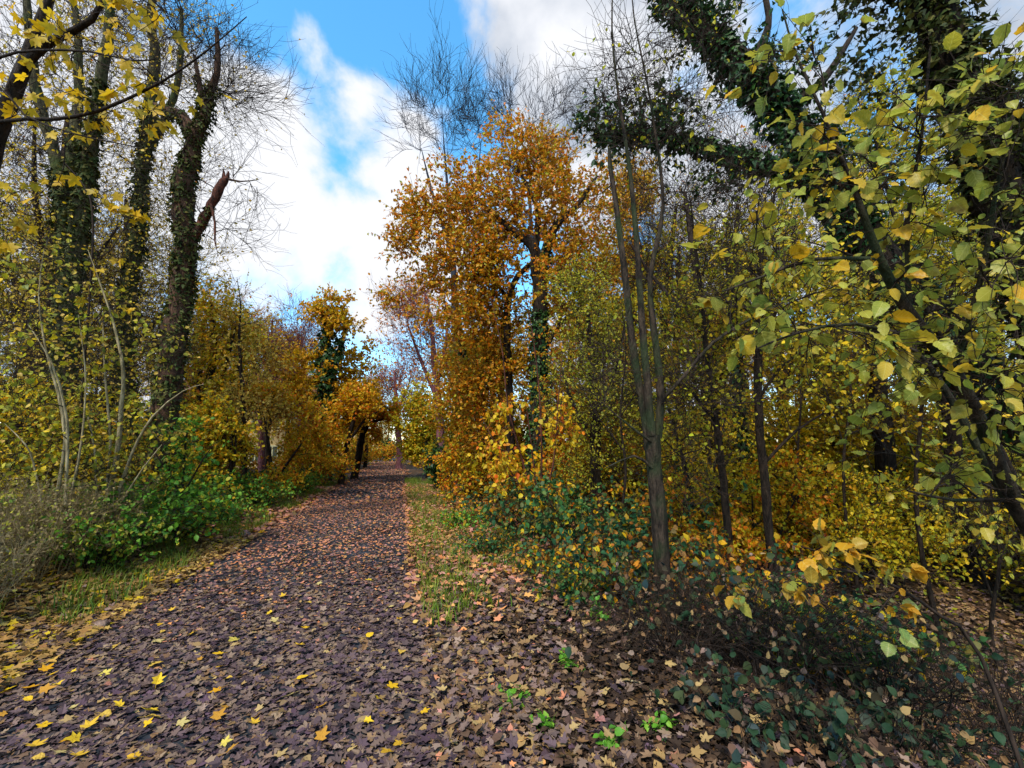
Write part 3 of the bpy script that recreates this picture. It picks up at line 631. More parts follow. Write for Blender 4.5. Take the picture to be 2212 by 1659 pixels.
# golden trees left of the path, going back
def ftree(name, label, u, d, stems, blobs, mat, size, per, bark='bark', twk=6, tl=.6, ivy=None, second=None, bmin=1.2, sub=0, cat='tree', tm=HEX, r=.005, up=.15, twm=None, group=None):
    lf = [LF(mat, size, per, tm)] if mat else []
    if second: lf.append(LF(second[0], size, second[1], tm))
    return tree(name, label, cat, u, d, stems, blobs, M[bark], leaf=lf or None, tw=dict(k=twk, len=tl, sub=sub, r=r, up=up, mat=M[twm or bark]), ivy=ivy, bmin=bmin, group=group, kside=7)
ftree('golden_tree', 'yellow-crowned tree just right of the broken-topped ivy tree', 455, 15,
      [[(458,980,15,.14),(455,860,15,.12),(462,750,15,.09),(455,650,15,.05)],[(458,870,15,.09),(490,780,15,.06),(510,700,15,.03)]],
      [(455,700,15,58,90,80),(470,830,15,75,80,70),(500,750,15,40,80,35)], 'goldor', .10, 5, second=('yelgreen', 2))
ftree('golden_bush', 'golden yellow bush beside the green brambles on the left verge', 490, 11,
      [[(495,1040,11,.05),(500,960,11,.04),(490,900,11,.02)],[(500,1050,11,.04),(508,980,11,.03),(510,920,11,.015)]],
      [(465,960,11,50,60,60),(482,945,11.5,36,60,44),(450,930,11,40,40,26)], 'goldor', .085, 6, second=('yelgreen', 3), bmin=.3, cat='shrub')
ftree('golden_bush', 'orange yellow bush hiding the foot of the house left of the path', 585, 14.5,
      [[(585,1030,14.5,.06),(580,960,14.5,.05),(570,900,14.5,.02)],[(600,1030,14.5,.05),(650,960,14.5,.03)]],
      [(580,870,14.5,50,30,50),(675,935,15,40,60,46),(600,1045,13.8,60,20,26)], 'goldor', .09, 6, second=('orange', 2), bmin=.3, cat='shrub')
ftree('dark_tree', 'dark-stemmed slim tree standing among the golden bushes left of the path', 528, 13,
      [[(528,1040,13,.08),(527,950,13,.075),(524,850,13,.06),(517,740,13,.04),(520,660,13,.02),(512,600,13,.006)]],
      [(530,780,13,60,110,40),(540,880,13,60,50,30)], 'tan', .09, 2.5, 'bark', sub=1)
ftree('ivy_pillar_tree', 'ivy-pillared tree with golden tufts, tallest one left of the path ahead', 708, 21,
      [[(706,1010,21,.26),(708,900,21,.24),(702,790,21,.2),(706,700,21,.14),(702,650,21,.06)],[(704,820,21,.14),(735,750,21,.1),(750,700,21,.05)]],
      [(702,675,21,34,46,44),(740,700,21,36,40,34),(735,780,21.9,62,60,80),(675,880,21.7,70,70,90),(760,860,21.5,46,60,60),(650,800,21,46,40,40),(670,970,21.5,60,45,60)], 'goldor', .13, 5, second=('oak', 3),
      ivy=dict(on=[(0,.1,.98,130,.5,.15),(1,0,.8,130,.3,.15)], mat=M['ivy']))
ftree('bare_tree', 'pinkish bare-twigged tree left of the ivy-pillared tree', 650, 24,
      [[(655,1000,24,.2),(650,900,24,.17),(640,800,24,.13),(645,720,24,.07)],[(645,850,24,.1),(615,780,24,.06),(600,730,24,.03)]],
      [(635,720,24,60,65,80),(600,780,24,45,45,40),(570,760,24,40,40,26)], 'orange', .12, .12, 'barkpink', 8, .9, sub=3, r=.009, up=.3)
ftree('bare_tree', 'thin bare tree with rosy twigs beside the yellow-crowned tree on the left', 560, 22,
      [[(565,1000,22,.16),(560,900,22,.13),(550,800,22,.08),(545,720,22,.05)],[(560,900,22,.09),(590,830,22,.05),(600,800,22,.03)]],
      [(535,740,22,40,80,50),(580,840,22,55,45,44)], 'orange', .12, .15, 'barkpink', 8, .8, sub=2, r=.008, up=.3)
ftree('leaning_tree', 'dark trunk leaning over the path from the left edge, nearer of the leaning pair', 740, 20,
      [[(743,1000,20,.13),(750,960,20,.12),(762,915,20,.10),(775,870,20,.07)],[(752,955,20,.07),(790,905,20,.05),(815,890,20,.03)]],
      [(765,880,20,40,40,46),(728,930,20,24,30,16),(790,860,20,30,30,22)], 'goldor', .12, 5, second=('orange', 2))
ftree('leaning_tree', 'dark trunk arching over the path mouth from the left, farther of the leaning pair', 768, 24,
      [[(770,1010,24,.2),(778,970,24,.18),(786,930,24,.15),(805,890,24,.1),(835,880,24,.06),(850,900,24,.03)],[(784,940,24,.1),(800,915,24,.08),(830,905,24,.04)]],
      [(800,890,24,36,36,50),(812,930,24,16,16,12),(830,895,24,26,22,26),(765,900,24,26,30,22)], 'orange', .13, 4, second=('goldor', 3))

# ================================================================ RIGHT SIDE OF THE PATH
ftree('bare_tree', 'straight dark trunk with a rosy bare crown where the path vanishes', 863, 36,
      [[(864,985,36,.26),(860,930,36,.24),(855,860,36,.17),(852,800,36,.09)],[(857,890,36,.12),(880,840,36,.08),(890,800,36,.04)]],
      [(855,820,36,55,60,90),(880,870,36,40,40,50),(830,860,36,26,40,30)], 'orange', .16, .3, 'barkpink', 8, 1.1, sub=3, r=.012, up=.3, twm='barkpink')
ftree('bare_tree', 'bare dark-limbed tree fanning rosy twigs over the right side of the path', 955, 20,
      [[(953,1000,20,.2),(950,900,20,.17),(938,780,20,.13),(930,690,20,.08),(915,620,20,.05)],[(948,870,20,.1),(910,780,20,.07),(880,700,20,.04)],[(945,830,20,.09),(965,720,20,.06),(960,640,20,.03)]],
      [(895,690,20,55,70,80),(930,780,20,60,60,50),(880,640,20,40,40,30)], 'orange', .11, .5, 'barkpink', 8, .8, sub=2, r=.007, up=.25)
ftree('yellow_bush', 'rounded yellow green bush hanging over the right edge of the path', 925, 24,
      [[(925,1010,24,.1),(920,950,24,.08),(915,890,24,.04)],[(930,1000,24,.08),(950,940,24,.05)]],
      [(915,920,24,48,50,90),(905,870,24,40,36,44),(950,960,23,34,44,50),(895,965,24,26,34,30)], 'yelgreen', .13, 6, second=('goldor', 4), bmin=.4, cat='shrub')
shrub('ivy_bush', 'dark ivy bush at the right edge of the path before the yellow bush', 'shrub', XY(948, 18), .55, 2.0, 50, M['bark'], LF('ivy', .11, 4, IVY), k=8, tl=.4, arch=.2)
ftree('oak_sapling', 'orange-leaved young oak with an ivied dark stem left of the big oak', 1012, 14.5,
      [[(1010,1040,14.5,.14),(1006,900,14.5,.13),(1000,780,14.5,.11),(990,680,14.5,.08),(972,600,14.5,.04)]],
      [(1000,760,14.5,60,80,70),(990,880,14.5,60,70,60),(1025,970,14,45,55,40)], 'oak', .085, 7, second=('yelgreen', 3), ivy=dict(on=[(0,.05,.7,220,.12,.09)]))
OAKB = [(1110,350,11.5,80,55,70),(1185,330,11.5,75,55,60),(1010,430,11.5,80,60,70),(925,470,11.3,60,52,55),(1250,400,11.5,65,60,55),(1000,560,11.2,120,70,90),(885,530,11.2,42,60,36),(1100,470,11.5,90,70,60),(1040,650,11.2,80,70,70),(1235,520,11.5,70,80,60),(1110,790,11.7,70,90,60),(1040,790,11.3,60,90,60),(1205,790,11,45,110,50),(1180,640,10.9,50,80,20),(860,640,11.3,26,22,8),(1085,275,11.5,45,32,12),(1290,560,11.8,60,90,40),(940,640,11.6,60,60,30),(1060,570,10.7,60,50,40),(1225,600,10.6,50,60,40),(990,690,10.8,70,60,46),(1150,430,10.8,90,60,56),(1020,500,10.9,90,60,60),(1050,900,11.6,60,70,50),(1215,940,11.4,50,70,36),(1000,880,11.5,60,80,50),(1070,700,11.6,60,80,40)]
tree('oak_tree', 'big orange-crowned oak with a dark ivied forked trunk right of the path', 'tree', 1155, 11,
     [[(1152,1060,11,.22),(1163,900,11,.21),(1165,750,11,.20),(1165,620,11,.18),(1150,530,11,.14),(1118,507,11.1,.11),(1085,480,11.2,.08),(1030,430,11.3,.04)],
      [(1165,600,11,.15),(1184,525,11,.12),(1205,482,11,.09),(1248,441,11.1,.06),(1290,380,11.2,.03)],
      [(1158,530,11,.08),(1162,459,11,.07),(1150,423,11,.05),(1118,365,11.1,.03)],
      [(1105,1040,11.2,.10),(1100,850,11.2,.10),(1095,700,11.2,.09),(1101,640,11.1,.08),(1120,594,11.1,.07),(1160,560,11,.05)],
      [(1100,650,11.2,.06),(1060,600,11.3,.045),(1000,590,11.4,.02)],[(1165,780,11,.07),(1210,700,10.9,.05),(1260,660,10.8,.025)]],
     OAKB, M['bark'], leaf=[LF('oak', .078, 6, HEX, flat=.3), LF('orange', .075, 2.0, HEX, flat=.3), LF('yelgreen', .07, .7, HEX, flat=.3)], tw=dict(k=5, len=.5, r=.004, up=.1),
     ivy=dict(on=[(0,.04,.62,420,.15,.075),(1,0,.4,380,.10,.07)]), bmin=2.0)
for (u, d, top, bl, lab) in [(985,24,(958,300),[(960,270,24,80,100,44),(905,270,24,40,70,16),(1010,250,24,40,80,16)],'tall bare tree fanning fine twigs against blue sky above the left of the oak'),
                             (1160,26,(1145,300),[(1150,280,26,85,80,40),(1210,290,26,60,80,20),(1100,290,26,40,60,14)],'tall bare tree with fine grey twigs rising above the right of the oak')]:
    ftree('bare_tree', lab, u, d, [[(u,980,d,.24),(u,800,d,.21),(u-5,600,d,.17),(u-15,450,d,.10),(top[0],top[1],d,.03),(top[0]-4,top[1]-90,d,.008)],[(u-5,560,d,.11),(u-50,420,d,.08),(u-75,320,d,.015)],[(u-5,540,d,.11),(u+40,420,d,.07),(u+55,300,d,.012)]],
          bl, None, 0, 0, 'barkblue', 5, 1.6, sub=3, r=.012, up=.45, bmin=6)
ftree('bare_tree', 'leafless tree with dark thicket of twigs behind the grey three-stemmed tree', 1420, 15,
      [[(1425,1000,15,.16),(1430,800,15,.14),(1445,600,15,.10),(1460,450,15,.05)],[(1430,760,15,.08),(1500,620,15,.05),(1560,520,15,.025)],[(1432,700,15,.08),(1390,560,15,.05),(1370,460,15,.02)]],
      [(1450,480,15,90,90,70),(1520,600,15,90,110,60),(1400,640,15,70,90,50)], 'goldor', .07, .3, 'twig', 8, .7, sub=2, r=.005, up=.2)
ftree('golden_tree', 'orange gold tree showing between the oak and the grey three-stemmed tree', 1370, 17,
      [[(1360,1000,17,.18),(1365,800,17,.15),(1368,600,17,.11),(1372,440,17,.05)]],
      [(1368,430,17,50,70,70),(1370,560,17,70,80,80),(1340,680,17,70,80,60)], 'goldor', .11, 6, second=('oak', 4))
tree('hawthorn', 'small-leaved olive hawthorn with a dark trunk right of the oak', 'tree', 1288, 8.6,
     [[(1288,1060,8.6,.12),(1286,930,8.6,.11),(1280,800,8.6,.08),(1270,680,8.6,.04)],[(1286,900,8.6,.06),(1330,800,8.6,.04),(1350,700,8.6,.02)],[(1286,960,8.6,.05),(1240,880,8.5,.03),(1215,800,8.5,.02)]],
     [(1270,720,8.6,70,110,80),(1275,860,8.5,90,110,100),(1340,820,8.7,60,130,70),(1240,620,8.7,50,80,30),(1300,1000,8.5,90,60,40)], M['bark'],
     leaf=[LF('olive', .045, 1.7, HEX), LF('yelgreen', .045, 1.2, HEX), LF('yellow', .04, .5, HEX)], tw=dict(k=7, len=.4, sub=1, r=.0036, mat=M['twig']), bmin=.8)
# coppice shrub with hanging yellow leaves
tree('coppice_shrub', 'clump of thin upright stems hung with oval yellow orange leaves at the right verge', 'shrub', 1160, 7.0,
     [[(1158,1120,7,.02),(1130,1000,7,.017),(1098,880,7,.013),(1085,760,7,.009),(1060,640,7,.004)],[(1162,1120,7,.02),(1170,1000,7,.016),(1165,850,7,.012),(1150,720,7,.008),(1128,600,7,.004)],
      [(1168,1120,6.9,.017),(1195,1000,6.9,.014),(1205,880,6.9,.01),(1215,760,6.9,.005)],[(1155,1120,6.9,.016),(1110,1030,6.8,.012),(1070,960,6.8,.008),(1040,900,6.8,.004)],[(1165,1120,7.1,.015),(1150,980,7.2,.012),(1135,860,7.2,.008)]],
     [(1095,930,6.9,55,80,24),(1095,1030,6.8,55,60,26),(1190,930,6.9,50,80,16),(1160,1060,6.8,70,60,20),(1215,900,6.9,30,60,8),(1070,970,6.8,30,60,12)], M['barkred'],
     leaf=[LF('yellow', .085, 1.6, OVALS, uv=True, droop=1.1, flat=.1, nr=1), LF('orange', .08, .7, OVALS, droop=1.1, flat=.1, nr=1)], tw=dict(k=4, len=.25, r=.0028), bmin=.4, multi=True, kside=6)
# grey tree with three stems
tree('grey_tree', 'grey-barked tree forking into three upright stems, nearest trunk right of the path', 'tree', 1450, 4.4,
     [[(1445,1380,4.35,.0831),(1432,1250,4.35,.0780),(1422,1120,4.35,.0759),(1414,1000,4.35,.0722),(1408,940,4.35,.0809)],
      [(1400,945,4.35,.0433),(1386,860,4.35,.0397),(1366,740,4.35,.0361),(1346,560,4.35,.0304),(1331,440,4.4,.0260),(1318,360,4.4,.0217),(1316,320,4.4,.0144)],
      [(1408,940,4.3,.0419),(1398,820,4.3,.0361),(1386,700,4.3,.0325),(1378,560,4.3,.0274),(1362,380,4.35,.0202),(1335,200,4.4,.0130),(1322,60,4.4,.0087),(1326,-80,4.4,.0043)],
      [(1420,945,4.4,.0433),(1428,860,4.4,.0376),(1416,740,4.4,.0325),(1404,600,4.45,.0253),(1432,440,4.5,.0181),(1405,220,4.5,.0115),(1370,40,4.5,.0072),(1360,-80,4.5,.0036)],
      [(1424,870,4.4,.0202),(1480,810,4.4,.0174),(1540,740,4.4,.0159),(1620,690,4.4,.0123),(1720,640,4.5,.0072)],
      [(1415,960,4.3,.0130),(1360,920,4.2,.0101),(1300,870,4.2,.0043)],[(1408,1010,4.3,.0144),(1370,985,4.25,.0115),(1310,1010,4.2,.0043)],[(1450,1260,4.4,.0217),(1500,1330,4.6,.0202),(1530,1360,4.7,.0144)]],
     [(1330,200,4.5,90,140,40),(1430,180,4.6,110,140,46),(1480,360,4.6,120,120,46),(1560,500,4.7,110,110,36),(1500,650,4.6,110,100,30),(1330,820,4.4,80,90,18),(1520,850,4.6,100,100,30),(1480,1000,4.7,80,80,16)], M['barkgrey'],
     leaf=LF('yelgreen', .045, .12, OVALS), tw=dict(k=5, len=.55, sub=2, r=.003, up=.1, spread=.7, mat=M['twig']), clump=1, bmin=2.0, kside=12, noise=.05)
tree('slim_tree', 'thin dark trunk with a bend, between the grey three-stemmed tree and the straight dark pole', 'tree', 1585, 5.6,
     [[(1584,1260,5.6,.05),(1570,1120,5.6,.047),(1558,1000,5.6,.044),(1545,900,5.6,.04),(1528,780,5.6,.034),(1515,640,5.6,.025),(1500,520,5.6,.015),(1490,420,5.6,.006)],[(1548,920,5.6,.022),(1490,840,5.6,.016),(1440,800,5.6,.007)]],
     [(1520,640,5.6,80,110,30),(1540,800,5.6,90,90,26),(1500,900,5.6,80,60,18)], M['bark'], leaf=[LF('yelgreen', .055, .8, OVALS), LF('yellow', .05, .8, OVALS)], tw=dict(k=7, len=.45, sub=2, r=.0034, mat=M['twig']), bmin=1.0, kside=8)
tree('slim_tree', 'straight dark pole-like trunk behind the cluster of turning hazel leaves', 'tree', 1672, 5.4,
     [[(1668,1200,5.4,.055),(1655,1070,5.4,.052),(1642,940,5.4,.05),(1637,800,5.4,.046),(1642,700,5.4,.04),(1640,580,5.4,.032),(1655,480,5.4,.022),(1680,400,5.4,.01)],[(1652,1000,5.4,.02),(1720,930,5.4,.016),(1800,880,5.4,.007)],[(1640,860,5.4,.02),(1690,790,5.4,.016),(1760,745,5.4,.007)]],
     [(1680,560,5.4,80,110,26),(1720,760,5.4,90,100,26),(1610,740,5.4,60,100,14)], M['bark'], leaf=[LF('yelgreen', .055, .8, OVALS), LF('yellow', .055, .9, OVALS)], tw=dict(k=7, len=.45, sub=2, r=.0034, mat=M['twig']), bmin=1.0, kside=9)
tree('ivy_clad_tree', 'slim trunk sheathed in dark ivy behind the straight dark pole', 'tree', 1612, 9,
     [[(1610,1120,9,.1),(1605,980,9,.1),(1592,820,9,.09),(1580,660,9,.07),(1570,540,9,.04)]], [(1580,640,9,70,90,26)], M['bark'], leaf=LF('yelgreen', .07, 2), tw=dict(k=6, len=.5, r=.004), ivy=dict(on=[(0,0,.85,300,.12,.08)]), bmin=2)
# the great ivied leaning limbs at right
tree('leaning_ivy_tree', 'massive ivy-wrapped trunk leaning from the right edge towards the top centre', 'tree', 2420, 6.2,
     [[(2380,1060,6.2,.36),(2260,960,6.2,.34),(2165,870,6.2,.31),(1965,640,6.3,.27),(1795,416,6.5,.24),(1751,329,6.5,.22),(1686,243,6.6,.21),(1600,143,6.7,.19),(1522,70,6.8,.17),(1440,-10,6.9,.14),(1400,-90,6.9,.1)],
      [(1800,420,6.5,.13),(1700,380,6.5,.11),(1610,350,6.5,.10),(1500,310,6.5,.085),(1400,290,6.5,.075),(1320,292,6.5,.06),(1280,298,6.5,.04)],
      [(1690,245,6.6,.09),(1780,170,6.8,.06),(1850,60,7,.03)],[(1600,150,6.7,.07),(1660,60,6.8,.05),(1640,-60,6.9,.03)]],
     [(1300,290,6.5,50,34,22),(1450,290,6.5,90,45,26),(1640,200,6.7,120,80,30),(1520,60,6.8,110,60,26),(1780,330,6.6,90,90,26),(1600,360,6.5,110,60,20)], M['bark'],
     leaf=[LF('ivy', .075, 2.2, IVY), LF('yellow', .05, .25, HEX)], tw=dict(k=6, len=.35, r=.003, sub=1, mat=M['twig']), ivy=dict(on=[(0,.05,.72,300,.09,.085),(0,.6,1,520,.2,.08),(1,0,1,420,.14,.08),(2,0,.3,200,.08,.08)]), bmin=1.5, kside=12)
tree('ivy_clad_tree', 'huge dark trunk shaggy with ivy at the upper right corner', 'tree', 2480, 5.4,
     [[(2400,1060,5.4,.4),(2300,760,5.4,.36),(2180,420,5.4,.30),(2115,260,5.4,.26),(2055,130,5.4,.22),(2005,0,5.4,.19),(1960,-140,5.4,.14)]],
     [(1940,150,5.5,90,110,24),(2180,200,5.4,90,150,26),(2050,300,5.4,130,130,24),(1950,-20,5.4,120,50,16)], M['bark'], leaf=LF('ivybrown', .07, 3, IVY), tw=dict(k=6, len=.35, r=.003, sub=1), ivy=dict(on=[(0,.05,1,420,.24,.08)], mat=M['ivybrown']), bmin=1.5, kside=12)
ftree('dark_tree', 'dark upright trunk deep in the wood under the hanging hazel branches', 1915, 8.2,
      [[(1920,1120,8.2,.17),(1908,960,8.2,.16),(1890,740,8.2,.14),(1880,560,8.2,.11),(1895,380,8.2,.07),(1900,200,8.2,.04)],[(1884,620,8.2,.08),(1960,480,8.2,.05),(1990,330,8.2,.03)]],
      [(1900,350,8.2,130,140,60),(1960,560,8.2,110,110,40),(1840,600,8.3,90,110,40)], 'yelgreen', .06, 3, second=('yellow', 1.5), twk=7, tl=.5, r=.004, sub=1)
ftree('dark_tree', 'dark trunk at the far right showing below the leaning ivied limb', 2080, 7.6,
      [[(2075,1150,7.6,.13),(2060,980,7.6,.12),(2050,800,7.6,.1),(2070,600,7.6,.07),(2110,430,7.6,.04)]],
      [(2090,560,7.6,120,120,50),(2080,780,7.8,110,120,50),(2160,980,7.8,90,110,40)], 'yelgreen', .06, 3, second=('olive', 1.5), twk=7, tl=.5, r=.004, sub=1)
ftree('yellow_maple', 'bright orange yellow young maple glowing behind the straight dark pole', 1800, 8.8,
      [[(1800,1100,8.8,.05),(1798,980,8.8,.045),(1790,860,8.8,.03),(1785,740,8.8,.015)],[(1798,1000,8.8,.03),(1740,920,8.8,.02)],[(1798,960,8.8,.03),(1860,880,8.8,.02)]],
      [(1780,850,8.8,95,90,90),(1850,930,8.8,80,70,50),(1740,980,8.8,90,70,60),(1830,1080,8.5,90,60,50)], 'goldor', .075, 5, second=('yellow', 4), bmin=.5, r=.004, tl=.4, tm=[HEX, MAPLE2])

HZ = dict(rnd=.6, droop=.35, flat=.9, nr=.75)
for (ub, d, pts, lab, lm) in [
    (1500, 7.2, [(1500,1150,.03),(1490,1047,.027),(1455,920,.022),(1432,820,.015),(1440,680,.008)], 'thin leaning sapling just right of the grey three-stemmed tree', 'yelgreen'),
    (1728, 7.4, [(1730,1150,.024),(1722,1000,.02),(1730,860,.016),(1715,700,.010),(1722,560,.005)], 'wispy upright sapling right of the straight dark pole', 'yelgreen'),
    (1535, 8.0, [(1532,1130,.028),(1545,1000,.024),(1575,860,.018),(1590,720,.012),(1612,560,.005)], 'thin sapling leaning right behind the bent slim tree', 'yellow'),
    (1345, 6.4, [(1340,1150,.022),(1352,1020,.019),(1340,900,.015),(1352,760,.009),(1340,640,.004)], 'thin sapling between the hawthorn and the grey three-stemmed tree', 'olive'),
    (1830, 6.6, [(1832,1160,.024),(1822,1000,.02),(1838,850,.016),(1830,680,.010),(1845,520,.004)], 'wispy sapling in front of the orange yellow maple', 'yellow'),
    (1985, 6.0, [(1992,1200,.03),(1978,1040,.026),(1990,880,.02),(1975,700,.012),(1985,520,.005)], 'thin dark sapling between the two dark trunks at right', 'yelgreen'),
    (2142, 4.8, [(2150,1420,.022),(2143,1330,.02),(2160,1200,.016),(2140,1050,.010),(2170,900,.004)], 'short dark sapling on the leafy slope at the right edge', 'olive')]:
    q = [(u, v, d, r) for u, v, r in pts]
    u1, v1 = pts[2][0], pts[2][1]
    tree('sapling', lab, 'sapling', ub, d, [q, [(pts[1][0], pts[1][1]-40, d, .012), (u1-55, v1-10, d, .008), (u1-95, v1-90, d, .003)], [(u1, v1, d, .011), (u1+50, v1-80, d, .007), (u1+85, v1-170, d, .003)]],
         [(u1, v1-60, d, 90, 130, 26), (pts[3][0], pts[3][1], d, 80, 90, 16)], M['bark'], leaf=[LF(lm, .052, .5, OVALS), LF('goldor', .05, .12, OVALS)], tw=dict(k=5, len=.45, sub=2, r=.003, mat=M['twig']), clump=2, bmin=.7, kside=7, noise=.05)
# second hazel, farther in, with smaller-looking leaves
tree('hazel_tree', 'second hazel with smaller-looking leaves behind the near hazel at the right', 'shrub', 2320, 4.4,
     [[(2290,1260,4.3,.034),(2200,1050,4.2,.03),(2080,820,4.1,.025),(1990,640,4.0,.018),(1930,460,3.9,.015),(1890,300,3.8,.006)],
      [(2300,1260,4.4,.03),(2240,1000,4.4,.026),(2200,760,4.4,.018),(2180,560,4.3,.008)],
      [(2080,820,4.1,.018),(1950,800,3.9,.012),(1840,780,3.7,.006)],[(1990,640,4.0,.014),(1860,560,3.8,.009),(1740,520,3.6,.004)],[(2220,1090,4.2,.018),(2100,1040,4.0,.012),(1990,1060,3.9,.005)]],
     [(2020,640,4.0,140,130,26),(1860,600,3.8,120,110,20),(2140,800,4.1,100,140,26),(1960,860,3.9,120,90,22),(2060,1040,4.0,130,80,20),(2180,1120,4.1,80,80,12),(1900,400,3.8,100,120,14),(2160,540,4.2,80,120,16),(1740,560,3.6,80,70,8),(1780,760,3.7,90,70,10)], M['bark'],
     leaf=[LF('hazel', .075, .75, OVALS, uv=True, **HZ), LF('yellow', .06, .35, OVALS, **HZ)], tw=dict(k=5, len=.35, r=.0026, up=-.05, spread=.9, mat=M['twig']), bmin=.4, multi=True, kside=8, noise=.05, droopb=.04)

# ---- near hazel at the right edge: large leaves close to the camera
tree('hazel_tree', 'near hazel with large yellow green leaves spreading across the right of the view', 'shrub', 2420, 2.5,
     [[(2330,1330,2.4,.040),(2215,1130,2.3,.036),(2130,940,2.2,.032),(2060,800,2.15,.029),(1965,680,2.1,.025),(1900,560,2.0,.019),(1850,420,1.95,.012),(1790,280,1.9,.006)],
      [(2360,1350,2.5,.03),(2200,1120,2.5,.026),(2110,960,2.5,.022),(2040,840,2.5,.017),(1980,760,2.5,.010),(1880,720,2.5,.005)],
      [(2060,800,2.15,.014),(2120,600,2.0,.011),(2150,420,1.9,.008),(2200,200,1.8,.004)],
      [(1965,680,2.1,.012),(1960,480,2.0,.009),(1990,300,1.9,.006),(2010,100,1.8,.004)],
      [(1900,560,2.0,.012),(1760,560,1.9,.008),(1640,600,1.8,.005),(1560,630,1.8,.003)],
      [(2010,740,2.1,.012),(1850,700,1.95,.008),(1720,720,1.8,.005),(1620,760,1.75,.003)],
      [(1850,420,1.95,.010),(1780,250,1.9,.007),(1720,120,1.9,.005),(1690,20,1.9,.003)],
      [(2190,1080,2.3,.012),(2060,1080,2.2,.008),(1960,1060,2.1,.005)]],
     [(1900,480,1.95,160,110,13),(2080,600,2.0,120,110,13),(1790,330,1.9,100,120,9),(1720,160,1.9,90,110,5),(2130,350,1.8,90,150,10),(1960,330,1.9,100,120,8),(1700,600,1.85,130,70,7),(1950,650,2.05,150,60,11),(2050,760,2.0,140,80,13),(2130,850,2.0,90,70,7),(1800,700,1.9,130,60,7),(2080,1000,2.2,100,80,5),(1640,530,1.8,80,70,4),(2130,130,1.7,80,120,5),(1660,680,1.8,60,50,3),(2150,620,1.9,70,160,5),(2170,1000,2.2,50,120,4),(1980,940,2.3,120,80,4)], M['barkgrey'],
     leaf=[LF('hazel', .072, .9, [OVAL, OVAL2, OVAL3, OVAL2], uv=True, **HZ), LF('hazel', .045, .9, OVALS, uv=True, **HZ)], tw=dict(k=5, len=.28, r=.0021, up=-.05, spread=.9, mat=M['twig']), bmin=.3, multi=True, kside=8, noise=.04, droopb=.05)
tree('hazel_shoot', 'low hazel shoot with turning orange and green leaves over the dark hollow', 'shrub', 2150, 2.2,
     [[(2120,1420,2.2,.009),(2030,1330,2.15,.008),(1940,1270,2.1,.007),(1850,1235,2.05,.006),(1740,1230,2.0,.005),(1640,1260,2.0,.002)],
      [(1940,1270,2.1,.004),(1900,1320,2.05,.003),(1890,1350,2.05,.002)],[(1850,1235,2.05,.004),(1790,1200,2.0,.003),(1730,1180,2.0,.002)]],
     [(1740,1190,2.0,55,28,7),(1690,1270,2.0,70,30,8),(1900,1250,2.05,50,26,5),(1930,1330,2.05,50,26,4),(1830,1200,2.0,50,30,5),(1640,1290,2.0,40,26,3)], M['twig'],
     leaf=[LF('hazelor', .064, 1.1, [OVAL, OVAL2, OVAL3], uv=True, **HZ)], tw=dict(k=3, len=.10, r=.0014, up=-.05, mat=M['twig']), bmin=.05, kside=6, noise=.03, droopb=.03)

# ---- brambles, seedlings and fallen wood on the right
BR = [(1130,7.7,1.2,.95,80,'orbramble',2.2,'orange-flecked bramble around the foot of the coppice stems'),(1250,6.2,1.3,1.05,90,'bramble',2.6,'dark green bramble with orange leaves before the hawthorn'),(1340,5.0,1.0,.8,80,'orbramble',2.6,'dark leafy bramble mound left of the grey three-stemmed tree'),(1560,5.0,1.1,1.1,90,'orbramble',2.2,'bramble with russet leaves between the grey tree and the slim trunks'),(1710,4.4,1.1,.85,80,'bramble',2.2,'dark green bramble under the turning hazel shoot'),(1190,9.5,1.3,1.0,60,'bramble',3,'green bramble beneath the oak'),(1400,7.0,1.2,1.1,60,'orbramble',2.5,'russet bramble behind the grey three-stemmed tree'),(1050,9.6,.9,.55,45,'orbramble',2.4,'low bramble in the grass at the right verge'),(1480,9.0,1.4,1.2,60,'bramble',2.5,'tall green bramble deep behind the grey tree')]
for (u, d, w, h, n, m, per, lab) in BR:
    shrub('bramble', lab, 'bramble', XY(u, d), w, h, n, M['barkred'] if 'russet' in lab else M['twig'], [LF(m, .07, per, OVALS, flat=.9), LF('goldor', .07, .35, OVALS)], k=6, tl=.25, r=.004)
for (u, d, w, h, n, m, lab) in [(1900,2.9,.55,.4,26,'bramble','blue green bramble spray at the bottom right corner of the hollow'),(1720,2.5,.5,.35,26,'bramble','dark green bramble leaves low in the hollow, nearest the camera'),(1560,2.7,.5,.3,22,'bramble','dark bramble leaves beside the foot of the grey tree'),(2120,3.3,.6,.45,26,'bramble','dark bramble spray at the right edge of the hollow')]:
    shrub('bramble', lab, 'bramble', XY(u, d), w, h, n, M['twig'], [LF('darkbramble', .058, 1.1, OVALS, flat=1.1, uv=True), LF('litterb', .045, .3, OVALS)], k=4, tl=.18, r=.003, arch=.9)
for (u, d, w, h, n, m, lab) in [(1075,6.6,.65,.42,45,'bramble','low green bramble creeping into the grass before the coppice stems'),(1175,5.3,.7,.45,50,'orbramble','low bramble creeping over the tan leaves left of the seedling spray'),(1250,4.4,  .6,.42,40,'bramble','small green bramble nearest the path on the right verge'),(1010,8.6,.6,.4,40,'green','low green tuft of bramble in the right verge grass near the young oak')]:
    shrub('bramble', lab, 'bramble', XY(u, d), w, h, n, M['twig'], [LF(m, .05, 2.0, OVALS, flat=.9), LF('goldor', .05, .45, OVALS)], k=5, tl=.2, r=.003, arch=.8)
